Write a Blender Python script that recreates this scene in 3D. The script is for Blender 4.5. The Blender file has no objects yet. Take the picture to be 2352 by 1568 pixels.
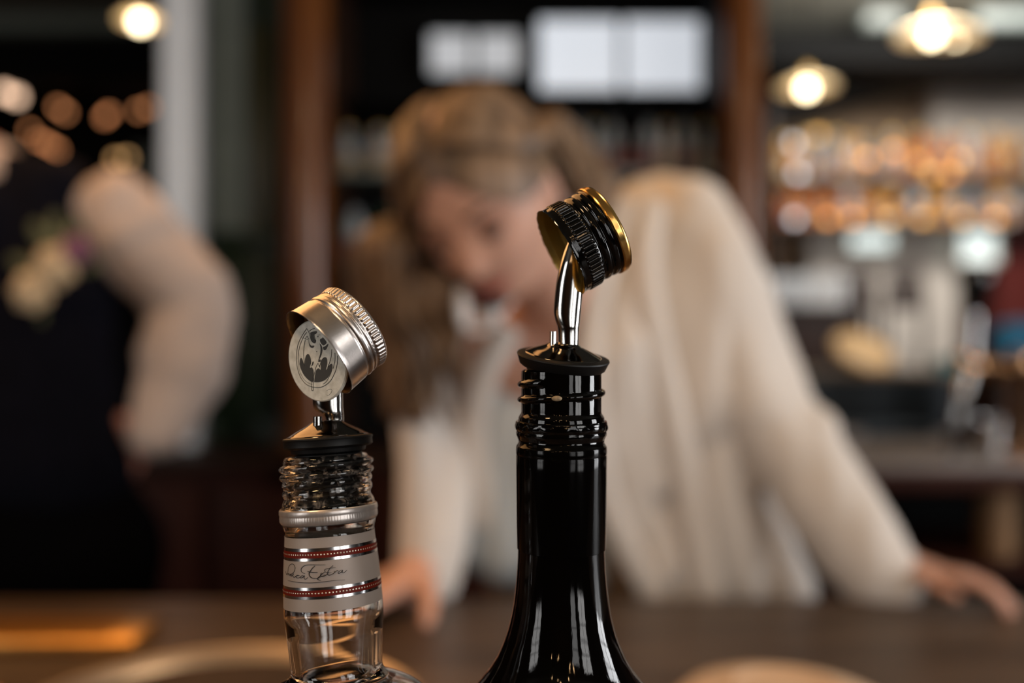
import bpy, bmesh, math, random
from mathutils import Vector, Matrix, noise
from math import sin, cos, pi, sqrt, radians, exp, atan2
random.seed(7)
S = bpy.context.scene
COL = S.collection

# ------------------------------------------------------------------ camera
CZ = 1.36            # camera height
F = 2091.0           # focal length in pixels of the 2352 wide frame (32 mm lens)
cam = bpy.data.cameras.new('camera')
cam.sensor_width = 36.0
cam.lens = 32.0
cam.clip_start = 0.02
cam.dof.use_dof = True
cam.dof.focus_distance = 0.292
cam.dof.aperture_fstop = 2.9
co = bpy.data.objects.new('camera', cam)
COL.objects.link(co)
co.location = (0, 0, CZ)
co.rotation_euler = (pi/2, 0, 0)
S.camera = co

# ------------------------------------------------------------------ world, exposure
S.view_settings.view_transform = 'Standard'
S.view_settings.look = 'None'
S.view_settings.exposure = 0.0
S.view_settings.gamma = 1.0
S.view_settings.use_curve_mapping = False
w = bpy.data.worlds.new('world'); S.world = w; w.use_nodes = True
w.node_tree.nodes['Background'].inputs[0].default_value = (0.55, 0.65, 0.8, 1)
w.node_tree.nodes['Background'].inputs[1].default_value = 0.3

def area(name, loc, target, sx, sy, power, color):
    l = bpy.data.lights.new(name, 'AREA'); l.shape = 'RECTANGLE'; l.size = sx; l.size_y = sy
    l.energy = power; l.color = color
    o = bpy.data.objects.new(name, l); COL.objects.link(o); o.location = loc
    d = Vector(target) - Vector(loc)
    o.rotation_euler = d.to_track_quat('-Z', 'Y').to_euler()
    return o
def point(name, loc, power, color, r=0.04):
    l = bpy.data.lights.new(name, 'POINT'); l.energy = power; l.color = color; l.shadow_soft_size = r
    o = bpy.data.objects.new(name, l); COL.objects.link(o); o.location = loc
    return o
DAY = (1.0, 0.98, 0.96); WARM = (1.0, 0.62, 0.30)
# daylight through the street windows behind and to the right of the camera
area('window_and_fill_light', (2.3, -1.9, 1.75), (0.1, 0.9, 1.25), 0.9, 1.6, 29, DAY)
area('window_and_fill_light', (1.35, -2.6, 1.75), (0.1, 0.9, 1.25), 0.6, 1.6, 9, DAY)
area('window_and_fill_light', (3.3, 0.6, 1.7), (0.3, 1.3, 1.25), 1.0, 1.4, 66, (.97,.98,1))
area('window_and_fill_light', (-2.9, -1.5, 1.8), (0.0, 0.6, 1.3), 0.9, 1.5, 22, DAY)
area('warm_bar_light', (-0.85, 1.30, 2.25), (-0.1, 0.3, 1.42), 1.3, 1.0, 11, (1, .48, .17))  # added warm panel, mimics a lit wooden ceiling mirrored in the silver cap
area('window_and_fill_light', (1.9, 3.4, 2.75), (2.1, 5.2, 1.5), 1.2, 0.4, 48, (1,.95,.88))  # added fill that brightens the far shelves and alcove, no window there
# warm ceiling spots over the bar
area('warm_bar_light', (-0.55, -0.15, 2.3), (-0.1, 0.35, 1.4), 0.22, 0.22, 4.5, WARM)
area('warm_bar_light', (0.45, 0.55, 2.6), (0.2, 1.2, 1.1), 0.25, 0.25, 5, (1, .7, .42))
for bx, by, bz in ((-.5,-1.3,2.2),(-.25,-1.5,2.35),(-.1,-1.2,2.3),(.35,-1.4,2.25),(.75,-1.7,2.2),(-.9,-1.8,2.1),(.55,-2.0,2.3),(-.35,-2.1,2.15)):
    point('ceiling_bulb', (bx, by, bz), 1.6, (1, .6, .28), .025)

# ------------------------------------------------------------------ helpers
def P(px, py, d):
    return Vector(((px-1176)*d/F, d, CZ-(py-784)*d/F))

def mat(name, col, rough=.5, metal=0., nz=0., nscale=20., bump=0., bscale=60., stretch=None, coat=0., trans=0., ior=1.45, emit=None, estr=0., sheen=0., col2=None, sss=0., spec=.5):
    m = bpy.data.materials.new(name); m.use_nodes = True
    nt = m.node_tree; b = nt.nodes['Principled BSDF']
    b.inputs['Base Color'].default_value = (*col, 1)
    b.inputs['Roughness'].default_value = rough
    b.inputs['Metallic'].default_value = metal
    b.inputs['Coat Weight'].default_value = coat
    b.inputs['Coat Roughness'].default_value = .05
    b.inputs['Transmission Weight'].default_value = trans
    b.inputs['IOR'].default_value = ior
    b.inputs['Sheen Weight'].default_value = sheen
    b.inputs['Specular IOR Level'].default_value = spec
    if sss:
        b.inputs['Subsurface Weight'].default_value = sss
        b.inputs['Subsurface Radius'].default_value = (.012, .005, .003)
        b.inputs['Subsurface Scale'].default_value = 1
    if emit:
        b.inputs['Emission Color'].default_value = (*emit, 1)
        b.inputs['Emission Strength'].default_value = estr
    tc = nt.nodes.new('ShaderNodeTexCoord')
    src = tc.outputs['Object']
    if stretch:
        mp = nt.nodes.new('ShaderNodeMapping'); mp.inputs['Scale'].default_value = stretch
        nt.links.new(src, mp.inputs[0]); src = mp.outputs[0]
    if nz or col2:
        n = nt.nodes.new('ShaderNodeTexNoise'); n.inputs['Scale'].default_value = nscale; n.inputs['Detail'].default_value = 5
        nt.links.new(src, n.inputs['Vector'])
        mx = nt.nodes.new('ShaderNodeMix'); mx.data_type = 'RGBA'
        rmp = nt.nodes.new('ShaderNodeMapRange'); rmp.inputs[1].default_value = .35; rmp.inputs[2].default_value = .65
        nt.links.new(n.outputs[0], rmp.inputs[0]); nt.links.new(rmp.outputs[0], mx.inputs[0])
        a = col; c = col2 if col2 else tuple(min(1, v*(1+nz)) for v in col)
        if not col2: a = tuple(v*(1-nz) for v in col)
        mx.inputs[6].default_value = (*a, 1); mx.inputs[7].default_value = (*c, 1)
        nt.links.new(mx.outputs[2], b.inputs['Base Color'])
    if bump:
        n2 = nt.nodes.new('ShaderNodeTexNoise'); n2.inputs['Scale'].default_value = bscale; n2.inputs['Detail'].default_value = 4
        nt.links.new(src, n2.inputs['Vector'])
        bp = nt.nodes.new('ShaderNodeBump'); bp.inputs['Strength'].default_value = 1; bp.inputs['Distance'].default_value = bump
        nt.links.new(n2.outputs[0], bp.inputs['Height']); nt.links.new(bp.outputs[0], b.inputs['Normal'])
    return m

def tag(o, label=None, cat=None, group=None, kind=None):
    if label: o['label'] = label
    if cat: o['category'] = cat
    if group: o['group'] = group
    if kind: o['kind'] = kind
    return o
def thing(name, loc, label, cat, group=None):
    o = bpy.data.objects.new(name, None); COL.objects.link(o); o.location = loc
    o.empty_display_size = .02
    return tag(o, label, cat, group)
def wloc(o):
    v = Vector((0,0,0))
    while o: v += o.location; o = o.parent
    return v
def obj(name, vf, m, parent=None, origin=None, smooth=40, label=None):
    """link (verts, faces) given in world coordinates as one mesh object"""
    vs, fs = vf
    org = Vector(origin) if origin is not None else Vector((0,0,0))
    base = wloc(parent) if parent else Vector((0,0,0))
    if origin is None and not parent:
        n = len(vs); org = Vector((sum(v[0] for v in vs)/n, sum(v[1] for v in vs)/n, min(v[2] for v in vs)))
    if parent and origin is None: org = base
    me = bpy.data.meshes.new(name)
    me.from_pydata([tuple(Vector(v)-org) for v in vs], [], fs)
    me.update()
    bm = bmesh.new(); bm.from_mesh(me)
    bmesh.ops.recalc_face_normals(bm, faces=bm.faces); bm.to_mesh(me); bm.free()
    if smooth:
        me.polygons.foreach_set('use_smooth', [True]*len(me.polygons))
        me.set_sharp_from_angle(angle=radians(smooth))
    if m: me.materials.append(m)
    o = bpy.data.objects.new(name, me); COL.objects.link(o)
    if parent: o.parent = parent
    o.location = org - base
    if label: o['label'] = label
    return o

def join(*vfs):
    V = []; Fc = []
    for v, f in vfs:
        k = len(V); V += list(v); Fc += [tuple(i+k for i in q) for q in f]
    return V, Fc
def box(x0, x1, y0, y1, z0, z1, bev=0.):
    if bev:
        bm = bmesh.new(); bmesh.ops.create_cube(bm, size=1)
        for v in bm.verts:
            v.co = Vector((x0+(v.co.x+.5)*(x1-x0), y0+(v.co.y+.5)*(y1-y0), z0+(v.co.z+.5)*(z1-z0)))
        bmesh.ops.bevel(bm, geom=list(bm.edges), offset=bev, segments=2, affect='EDGES', profile=.5)
        bm.verts.index_update()
        r = [v.co.copy() for v in bm.verts], [tuple(v.index for v in f.verts) for f in bm.faces]
        bm.free(); return r
    V = [Vector((x, y, z)) for x in (x0, x1) for y in (y0, y1) for z in (z0, z1)]
    return V, [(0,1,3,2),(4,6,7,5),(0,4,5,1),(2,3,7,6),(0,2,6,4),(1,5,7,3)]
def pbox(px0, px1, py0, py1, d0, d1, bev=0.):
    """a box whose front face (at depth d0) covers the given pixels"""
    a = P(px0, py0, d0); b = P(px1, py1, d0)
    return box(a.x, b.x, d0, d1, b.z, a.z, bev)
def frame(zdir, xhint=Vector((1,0,0))):
    z = Vector(zdir).normalized(); x = (Vector(xhint) - z*z.dot(Vector(xhint))).normalized(); y = z.cross(x)
    return Matrix((x, y, z)).transposed()
def lathe(profile, M, org, seg=64, rf=None, closed=False):
    """profile: list of (r,z) ; rf(theta, z, r)->r"""
    V = []; Fc = []
    n = len(profile)
    for (r, z) in profile:
        for k in range(seg):
            t = 2*pi*k/seg
            rr = rf(t, z, r) if rf else r
            V.append(Vector(org) + M @ Vector((rr*cos(t), rr*sin(t), z)))
    for i in range(n-1 if not closed else n):
        j = (i+1) % n
        for k in range(seg):
            k2 = (k+1) % seg
            Fc.append((i*seg+k, i*seg+k2, j*seg+k2, j*seg+k))
    return V, Fc
def densify(pts, n):
    out = []
    for i in range(len(pts)-1):
        for k in range(n):
            t = k/n
            out.append(tuple(a+(b-a)*t for a, b in zip(pts[i], pts[i+1])))
    out.append(pts[-1]); return out
def smooth_path(pts, n=6):
    out = []
    L = len(pts)
    for i in range(L-1):
        p0 = Vector(pts[max(i-1,0)]); p1 = Vector(pts[i]); p2 = Vector(pts[i+1]); p3 = Vector(pts[min(i+2,L-1)])
        for k in range(n):
            t = k/n
            out.append(.5*((2*p1)+(-p0+p2)*t+(2*p0-5*p1+4*p2-p3)*t*t+(-p0+3*p1-3*p2+p3)*t**3))
    out.append(Vector(pts[-1])); return out
def tube(path, radii, seg=12, flat=None, cap=True):
    """path of Vectors, radii list (or number); flat: (direction, factor) squeezes the section"""
    n = len(path)
    if not hasattr(radii, '__len__'): radii = [radii]*n
    V = []; Fc = []
    up = None
    for i, p in enumerate(path):
        t = (path[min(i+1,n-1)]-path[max(i-1,0)]).normalized()
        if up is None:
            up = Vector((0,0,1)) if abs(t.z) < .9 else Vector((0,-1,0))
        x = (up - t*t.dot(up)).normalized(); up = x; y = t.cross(x)
        for k in range(seg):
            a = 2*pi*k/seg
            o = (x*cos(a)+y*sin(a))*radii[i]
            if flat: 
                fd = flat[0]; o -= fd*(o.dot(fd)*(1-flat[1]))
            V.append(p+o)
    for i in range(n-1):
        for k in range(seg):
            k2 = (k+1) % seg
            Fc.append((i*seg+k, i*seg+k2, (i+1)*seg+k2, (i+1)*seg+k))
    if cap:
        Fc.append(tuple(range(seg))); Fc.append(tuple(range((n-1)*seg, n*seg)))
    return V, Fc
def sphere(c, r, seg=16, rings=10, M=None):
    if not hasattr(r, '__len__'): r = (r, r, r)
    V = []; Fc = []
    c = Vector(c)
    def T(v):
        v = Vector((v[0]*r[0], v[1]*r[1], v[2]*r[2]))
        return c + (M @ v if M else v)
    V.append(T((0,0,1)))
    for i in range(1, rings):
        a = pi*i/rings
        for k in range(seg):
            b = 2*pi*k/seg
            V.append(T((sin(a)*cos(b), sin(a)*sin(b), cos(a))))
    V.append(T((0,0,-1)))
    for k in range(seg):
        Fc.append((0, 1+k, 1+(k+1)%seg))
        Fc.append((len(V)-1, len(V)-1-seg+(k+1)%seg, len(V)-1-seg+k))
    for i in range(rings-2):
        for k in range(seg):
            k2 = (k+1)%seg
            Fc.append((1+i*seg+k, 1+(i+1)*seg+k, 1+(i+1)*seg+k2, 1+i*seg+k2))
    return V, Fc
def capsule(p0, r0, p1, r1, flat=None, seg=16):
    """tapered capsule"""
    p0 = Vector(p0); p1 = Vector(p1); d = p1-p0; L = d.length; u = d.normalized()
    pts = []; rr = []
    for i in range(1, 6):
        a = pi/2*i/6; pts.append(p0 - u*r0*cos(a)); rr.append(r0*sin(a))
    for i in range(5):
        t = i/4; pts.append(p0+d*t); rr.append(r0+(r1-r0)*t)
    for i in range(5, 0, -1):
        a = pi/2*i/6; pts.append(p1 + u*r1*cos(a)); rr.append(r1*sin(a))
    return tube(pts, rr, seg, flat)
def remesh(name, vfs, voxel, m, parent, smooth_it=6, folds=0., fscale=18., fdir=(1,1,1), origin=None):
    o = obj(name, join(*vfs), m, parent, smooth=0, origin=origin)
    md = o.modifiers.new('r', 'REMESH'); md.mode = 'VOXEL'; md.voxel_size = voxel
    if smooth_it:
        ms = o.modifiers.new('s', 'SMOOTH'); ms.iterations = smooth_it; ms.factor = .6
    dg = bpy.context.evaluated_depsgraph_get(); dg.update()
    me = bpy.data.meshes.new_from_object(o.evaluated_get(dg))
    o.modifiers.clear(); o.data = me
    if folds:
        nn = [v.normal.copy() for v in me.vertices]
        for v, nv in zip(me.vertices, nn):
            q = Vector((v.co.x*fdir[0], v.co.y*fdir[1], v.co.z*fdir[2]))*fscale
            h = noise.noise(q) + .5*noise.noise(q*2.1+Vector((3,1,7)))
            v.co = v.co + nv*(h*folds)
    if not me.materials: me.materials.append(m)
    me.polygons.foreach_set('use_smooth', [True]*len(me.polygons)); me.update()
    return o

# ------------------------------------------------------------------ materials
M_bar = mat('bar_wood', (.05,.03,.018), .36, nscale=5, stretch=(1,9,1), col2=(.12,.078,.05), bump=.0012, bscale=55, spec=.3)
M_mahog = mat('mahogany', (.12,.033,.004), .28, nscale=6, stretch=(6,6,.6), col2=(.19,.06,.010), coat=.15)
M_darkwood = mat('dark_wood', (.02,.009,.005), .45, nscale=5, stretch=(4,4,.6), col2=(.04,.016,.008), spec=.25)
M_redwood = mat('red_brown_wood', (.030,.007,.004), .5, nscale=6, stretch=(1,1,6), col2=(.045,.013,.007), spec=.2)
M_green = mat('green_paint', (.016,.03,.014), .45, nz=.15, nscale=8)
M_olive = mat('olive_paint', (.055,.05,.018), .4, nz=.15, nscale=5)
M_white = mat('white_paint', (.86,.87,.88), .5, nz=.04)
M_greygreen = mat('grey_green_paint', (.17,.2,.18), .5, nz=.08)
M_cream = mat('cream_plaster', (.62,.56,.5), .8, nz=.08, nscale=3)
M_tanwall = mat('tan_plaster', (.40,.28,.18), .8, nz=.15, nscale=3)
M_ceil = mat('grey_plaster', (.16,.16,.14), .9, nz=.05, spec=.1)
M_black = mat('black_paint', (.003,.003,.003), .7, spec=.12)
M_floor = mat('floor_wood', (.05,.03,.02), .5, nz=.3, nscale=4, stretch=(1,8,1))
M_counter = mat('zinc', (.23,.20,.185), .4, metal=.3, nz=.2, nscale=3)
M_daylight = mat('daylit_pane', (.8,.85,.9), .3, emit=(.80,.87,.97), estr=.64)
M_dayfaint = mat('frosted_pane', (.6,.62,.65), .3, emit=(.88,.92,.97), estr=.33)
M_daywhite = mat('bright_pane', (.8,.85,.85), .3, emit=(.88,1,.95), estr=1.0)
M_mirror = mat('dark_mirror', (.05,.05,.05), .15, metal=1)
M_chrome = mat('chrome', (.62,.61,.60), .07, metal=1)
M_chrome_dark = mat('dark_chrome', (.13,.115,.10), .07, metal=1, nz=.1, nscale=500)
M_brushed = mat('brushed_steel', (.60,.585,.56), .11, metal=1, bump=.000012, bscale=5000)
M_rubber = mat('black_rubber', (.004,.004,.004), .5, bump=.00002, bscale=3000, spec=.3)
M_silver = mat('satin_aluminium', (.66,.60,.56), .3, metal=1, nz=.05, nscale=200, bump=.00002, bscale=1500)
M_gold = mat('gold_lacquer', (.72,.43,.13), .22, metal=1, nz=.08, nscale=300)
M_goldin = mat('gold_lining', (.42,.30,.08), .38, metal=.7)
M_silverin = mat('gold_brown_lining', (.30,.18,.08), .35, metal=.8)
M_blacklac = mat('black_lacquer', (.0015,.0013,.0012), .08, bump=.00006, bscale=420, spec=.5)
M_blackglass = mat('black_glass', (.0015,.0012,.001), .045, bump=.00012, bscale=150, stretch=(1,1,.2), spec=.42)
M_sleeve = mat('black_foil', (.0015,.0012,.001), .10, bump=.00008, bscale=240, stretch=(1,1,.12), spec=.2)
M_chip = mat('raw_chip', (.33,.24,.14), .6, nz=.2, nscale=900)
M_label = mat('silver_paper', (.36,.31,.28), .5, metal=.15, nz=.03, nscale=90)
M_stripe = mat('foil_stripe', (.75,.74,.74), .18, metal=1, nz=.15, nscale=60)
M_red = mat('red_print', (.13,.010,.004), .5, spec=.2)
M_dot = mat('foil_dot', (.9,.78,.62), .3, metal=.8)
M_ink = mat('black_ink', (.005,.004,.006), .4)
M_pewter = mat('worn_tin', (.74,.73,.64), .45, metal=.25, nscale=420, col2=(.98,.97,.88), bump=.00005, bscale=1600)
M_etch = mat('etched_grey', (.085,.083,.078), .5, metal=.4)
M_frost = mat('satin_ring', (.58,.53,.50), .35, metal=.7, nz=.06, nscale=600, stretch=(1,1,.1))
M_liquid = mat('spirit', (.95,.93,.9), 0, trans=1, ior=1.36)
def glass_mat(name, col, rough=0., dirt=0.):
    m = mat(name, col, rough, trans=1, ior=1.5)
    if dirt:
        nt = m.node_tree; b = nt.nodes['Principled BSDF']
        tc = nt.nodes.new('ShaderNodeTexCoord'); n = nt.nodes.new('ShaderNodeTexNoise')
        n.inputs['Scale'].default_value = 420; n.inputs['Detail'].default_value = 7; n.inputs['Roughness'].default_value = .7
        r = nt.nodes.new('ShaderNodeMapRange'); r.inputs[1].default_value = .52; r.inputs[2].default_value = .72; r.inputs[4].default_value = dirt
        nt.links.new(tc.outputs['Object'], n.inputs['Vector']); nt.links.new(n.outputs[0], r.inputs[0])
        dif = nt.nodes.new('ShaderNodeBsdfDiffuse'); dif.inputs[0].default_value = (.40,.34,.29,1)
        ms = nt.nodes.new('ShaderNodeMixShader')
        nt.links.new(r.outputs[0], ms.inputs[0]); nt.links.new(b.outputs[0], ms.inputs[1]); nt.links.new(dif.outputs[0], ms.inputs[2])
        nt.links.new(ms.outputs[0], nt.nodes['Material Output'].inputs[0])
    return m
M_glass = glass_mat('clear_glass', (.96,.96,.95))
M_glassdirty = glass_mat('scuffed_glass', (.96,.96,.95), dirt=.6)
M_skin = mat('skin', (.60,.33,.235), .5, nz=.05, nscale=14, sss=.15)
M_skin2 = mat('rosy_skin', (.55,.25,.19), .5)
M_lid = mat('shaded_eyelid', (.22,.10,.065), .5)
M_lips = mat('lips', (.42,.12,.10), .4)
M_eye = mat('eye_white', (.5,.48,.46), .2)
M_iris = mat('iris', (.03,.02,.015), .2)
M_brow = mat('brow_hair', (.10,.06,.035), .8)
M_hair = mat('blonde_brown_hair', (.060,.034,.018), .45, nscale=16, stretch=(3,3,.5), col2=(.25,.155,.088))
M_hair2 = mat('dark_hair', (.02,.012,.008), .5, nz=.3)
M_blazer = mat('cream_cloth', (.66,.60,.545), .85, nz=.03, nscale=6, sheen=.15)
M_blouse = mat('pale_blue_satin', (.50,.53,.54), .5, nz=.05, nscale=8)
M_tan = mat('tan_cloth', (.28,.18,.11), .9, nz=.1)
M_shirt = mat('pinkish_white_shirt', (.52,.44,.40), .85, nz=.04, nscale=8)
M_vest = mat('navy_wool', (.0035,.004,.008), .95, nz=.2, nscale=50, spec=.1)
M_trouser = mat('black_wool', (.0015,.0015,.002), .95, spec=.05)
M_shoe = mat('black_leather', (.006,.005,.005), .3)
M_petal = mat('cream_petal', (.62,.50,.33), .7, nz=.1)
M_petal2 = mat('purple_petal', (.22,.09,.17), .7, nz=.1)
M_leaf = mat('grey_green_leaf', (.10,.11,.055), .7, nz=.2)
M_pearl = mat('pearl', (.7,.68,.66), .2, coat=.5)
M_bulb = mat('bulb_glow', (1,.9,.7), .3, emit=(1,.82,.52), estr=12)
M_shade = mat('lamp_shade_lining', (.9,.75,.5), .5, emit=(1,.60,.27), estr=.42)
M_lampmetal = mat('aged_brass', (.35,.22,.08), .3, metal=1)
def bulbmat(n, c, s): return mat(n, c, .3, emit=c, estr=s)
M_fairy = bulbmat('orange_filament', (1,.40,.16), 1.9)
M_fairy2 = bulbmat('yellow_filament', (1,.56,.22), 1.9)
M_fairyW = bulbmat('warm_white_bulb', (1,.66,.45), 3.0)
M_ambg = bulbmat('amber_highlight', (1,.42,.10), 2.2)  # emissive tones for the globes that imitate bottle highlights
M_ambg2 = bulbmat('pale_amber_highlight', (1,.52,.14), 1.6)
M_whg = bulbmat('white_highlight', (.9,.93,1), 1.6)
M_tray = mat('tray_metal', (.55,.47,.40), .35, metal=1)
M_trayin = mat('tray_cork', (.035,.018,.010), .7, nz=.3, nscale=60)
M_brass = mat('brass', (.75,.42,.12), .33, metal=1, nz=.2, nscale=12)
M_plate = mat('cream_plate', (.72,.52,.35), .4, nz=.03)
M_tapblack = mat('tap_black', (.006,.006,.006), .15, coat=.5)
M_copper = mat('copper', (.75,.42,.22), .2, metal=1)
M_blue = mat('blue_cloth', (.01,.16,.30), .6, nz=.3, nscale=12)
M_teal = mat('teal_plastic', (.08,.30,.33), .4)
M_redwall = mat('oxblood_paint', (.11,.012,.008), .5, nz=.1)
M_card = mat('tan_board', (.30,.17,.085), .7, nz=.1)
M_lampglint = mat('honey_lamp_glint', (.62,.36,.12), .35, nz=.15, nscale=8, stretch=(1,6,1))  # honey tone of the disc that imitates a lamp reflection
M_navyboard = mat('navy_mat', (.015,.025,.035), .5)
M_chair = mat('dark_chair', (.05,.035,.028), .4)

# ------------------------------------------------------------------ the setting
def struct(name, vf, m, label, parent=None):
    o = obj(name, vf, m, parent, smooth=30)
    if not parent: tag(o, label, None, None, 'structure')
    return o
struct('floor', box(-4.2, 4.2, -3.2, 6.6, -.05, 0), M_floor, 'dark wooden barroom floor')
struct('ceiling', box(-4.2, 4.2, -3.2, 6.6, 2.9, 2.95), M_ceil, 'grey green plaster ceiling over the bar')
struct('wall_front', box(-4.2, 4.2, -3.25, -3.2, 0, 2.9), M_darkwood, 'dark wooden wall behind the camera')
struct('wall_left', box(-4.25, -4.2, -3.2, 6.6, 0, 2.9), M_darkwood, 'dark wall at the left of the barroom')
struct('wall_right', box(4.2, 4.25, -3.2, 6.6, 0, 2.9), M_darkwood, 'dark wall at the right of the barroom')
struct('wall_back', box(-4.2, 1.2, 5.5, 5.55, 0, 2.9), M_black, 'black far wall of the room at the left')
# right hand alcove wall: tan plaster with a pale bay
struct('wall_alcove', box(1.2, 4.2, 5.5, 5.55, 0, 2.9), M_tanwall, 'tan plaster wall behind the far bottle shelves')
struct('trim_1', pbox(2140, 2700, 120, 520, 5.3, 5.5), M_cream, 'pale plaster bay at the upper right')
struct('trim_2', pbox(1860, 2200, 500, 1000, 5.1, 5.5), M_cream, 'pale plaster pier under the bottle shelves')
struct('trim_3', pbox(2292, 2700, 510, 1000, 5.0, 5.5), M_redwall, 'oxblood red wall panel at the right edge')
# dark beams under the ceiling
struct('trim_4', pbox(1700, 2800, 75, 145, 4.35, 4.75), M_black, 'black beam across the upper right')
# raked dark beam that falls to the left behind the lamps
a = P(1700, 90, 4.8); b = P(2330, 90, 4.8); c = P(2330, 130, 4.8); e = P(1700, 300, 4.8)
V = [Vector(v) for v in (a, b, c, e)]; V += [v+Vector((0,.3,0)) for v in V]
struct('trim_5', (V, [(0,1,2,3),(7,6,5,4),(0,4,5,1),(1,5,6,2),(2,6,7,3),(3,7,4,0)]), M_black, 'black raked beam behind the two right pendant lamps')
struct('trim_6', pbox(-600, 372, 22, 66, 4.3, 4.6), M_greygreen, 'grey green beam at the upper left')
struct('trim_7', pbox(-600, 372, 66, 190, 4.4, 4.6), M_black, 'black boarding under the upper left beam')
# white post, green panels, mahogany columns
struct('trim_8', join(pbox(380, 448, -200, 1030, 2.75, 2.84, .01), pbox(368, 384, -200, 1030, 2.72, 2.84, .004)), M_white, 'white painted door post left of the green panelling')
struct('trim_9', pbox(462, 560, -200, 545, 2.95, 3.0), M_greygreen, 'grey green panel beside the white post')
gp = struct('wall_panelling', join(pbox(462, 640, -300, 1500, 3.0, 3.1)), M_green, 'dark green panelling between white post and column')
struct('panel', pbox(560, 632, 60, 535, 2.97, 3.0, .008), M_olive, None, gp)
struct('rail_moulding', pbox(462, 640, 528, 552, 2.93, 3.0, .008), M_green, None, gp)
struct('panel', pbox(480, 630, 580, 960, 2.97, 3.0, .008), M_green, None, gp)
def column(name, px0, px1, label):
    w0 = P(px0, 0, 2.6).x; w1 = P(px1, 0, 2.6).x; cx = (w0+w1)/2; hw = (w1-w0)/2
    r = thing(name, (cx, 2.68, 0), label, None); tag(r, kind='structure')
    prof = [(hw*.99, 1.08), (hw, 1.2), (hw*.97, 2.0), (hw*.93, 2.9)]
    obj('shaft', lathe(prof, Matrix.Identity(3), (cx, 2.68, 0), 32), M_mahog, r)
    obj('base', lathe([(0,1.04),(hw*1.25,1.04),(hw*1.25,1.07),(hw*1.1,1.08),(hw*1.1,1.1),(hw,1.12)], Matrix.Identity(3), (cx,2.68,0), 32), M_mahog, r)
    obj('plinth', box(cx-hw*1.3, cx+hw*1.3, 2.6, 2.78, 0, 1.04, .01), M_redwood, r)
column('trim_10', 632, 745, 'polished mahogany column beside the green panelling')
column('trim_11', 1672, 1768, 'polished mahogany column right of the cream jacket')

# glazing bars of the street windows (seen only as reflections in the bottles)
def street_window(name, loc, target, sx, sy, nx, ny, label):
    d = (Vector(target)-Vector(loc)).normalized()
    z = -d; x = Vector((0,0,1)).cross(z).normalized(); y = z.cross(x)
    Rw = Matrix((x, y, z)).transposed(); c = Vector(loc)+d*.03
    def bar_(u0, u1, v0, v1):
        V, Fc = box(u0, u1, v0, v1, -.02, .01)
        return [c+Rw@v for v in V], Fc
    r = thing(name, loc, label, None); tag(r, kind='structure')
    t = .05
    obj('window_frame', join(bar_(-sx/2-t, sx/2+t, sy/2, sy/2+t), bar_(-sx/2-t, sx/2+t, -sy/2-t, -sy/2), bar_(-sx/2-t, -sx/2, -sy/2, sy/2), bar_(sx/2, sx/2+t, -sy/2, sy/2)), M_darkwood, r)
    for i in range(1, nx): obj('glazing_bar', bar_(-sx/2+sx*i/nx-.018, -sx/2+sx*i/nx+.018, -sy/2, sy/2), M_darkwood, r)
    for i in range(1, ny): obj('glazing_bar', bar_(-sx/2, sx/2, -sy/2+sy*i/ny-.018, -sy/2+sy*i/ny+.018), M_darkwood, r)
street_window('window_5', (2.3,-1.9,1.75), (.1,.9,1.25), .9, 1.6, 2, 4, 'street window behind the camera to the right')
street_window('window_6', (1.35,-2.6,1.75), (.1,.9,1.25), .6, 1.6, 1, 3, 'narrow street window behind the camera')
street_window('window_7', (3.3,.6,1.7), (.3,1.3,1.25), 1.0, 1.4, 2, 3, 'side window at the right of the bar')
street_window('window_8', (-2.9,-1.5,1.8), (0,.6,1.3), .9, 1.5, 2, 4, 'street window behind the camera to the left')

# central back bar cabinet between the columns
cab = thing('back_bar_cabinet', (P(1200,0,2.9).x, 2.95, 0), 'tall dark wooden back bar cabinet between the mahogany columns', 'cabinet')
obj('back_panel', pbox(735, 1690, -150, 1500, 3.12, 3.2), M_black, cab)
obj('side_panel', pbox(738, 768, -150, 1000, 2.8, 3.12), M_darkwood, cab)
obj('side_panel', pbox(1650, 1690, -150, 1000, 2.8, 3.12), M_black, cab)
obj('cornice', pbox(735, 1690, -200, -95, 2.75, 3.12, .01), M_black, cab)
obj('shelf', pbox(760, 1672, 226, 238, 2.85, 3.12, .003), M_black, cab)
obj('shelf', pbox(760, 1672, 388, 402, 2.8, 3.12, .003), M_greygreen, cab, label='grey green lower shelf')
obj('shelf', pbox(760, 1672, 602, 614, 2.8, 3.12, .003), M_darkwood, cab)
bc = obj('counter', box(P(640,0,2.7).x-1.6, .65, 2.55, 3.15, 1.0, 1.04, .01), M_darkwood, cab)
obj('lower_panel', box(P(640,0,2.7).x-1.6, .65, 2.6, 3.11, .05, 1.0), M_redwood, cab)
for i in range(6):
    x0 = -2.2+i*.45
    obj('door', box(x0, x0+.41, 2.575, 2.6, .12, .95, .008), M_redwood, cab)

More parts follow.
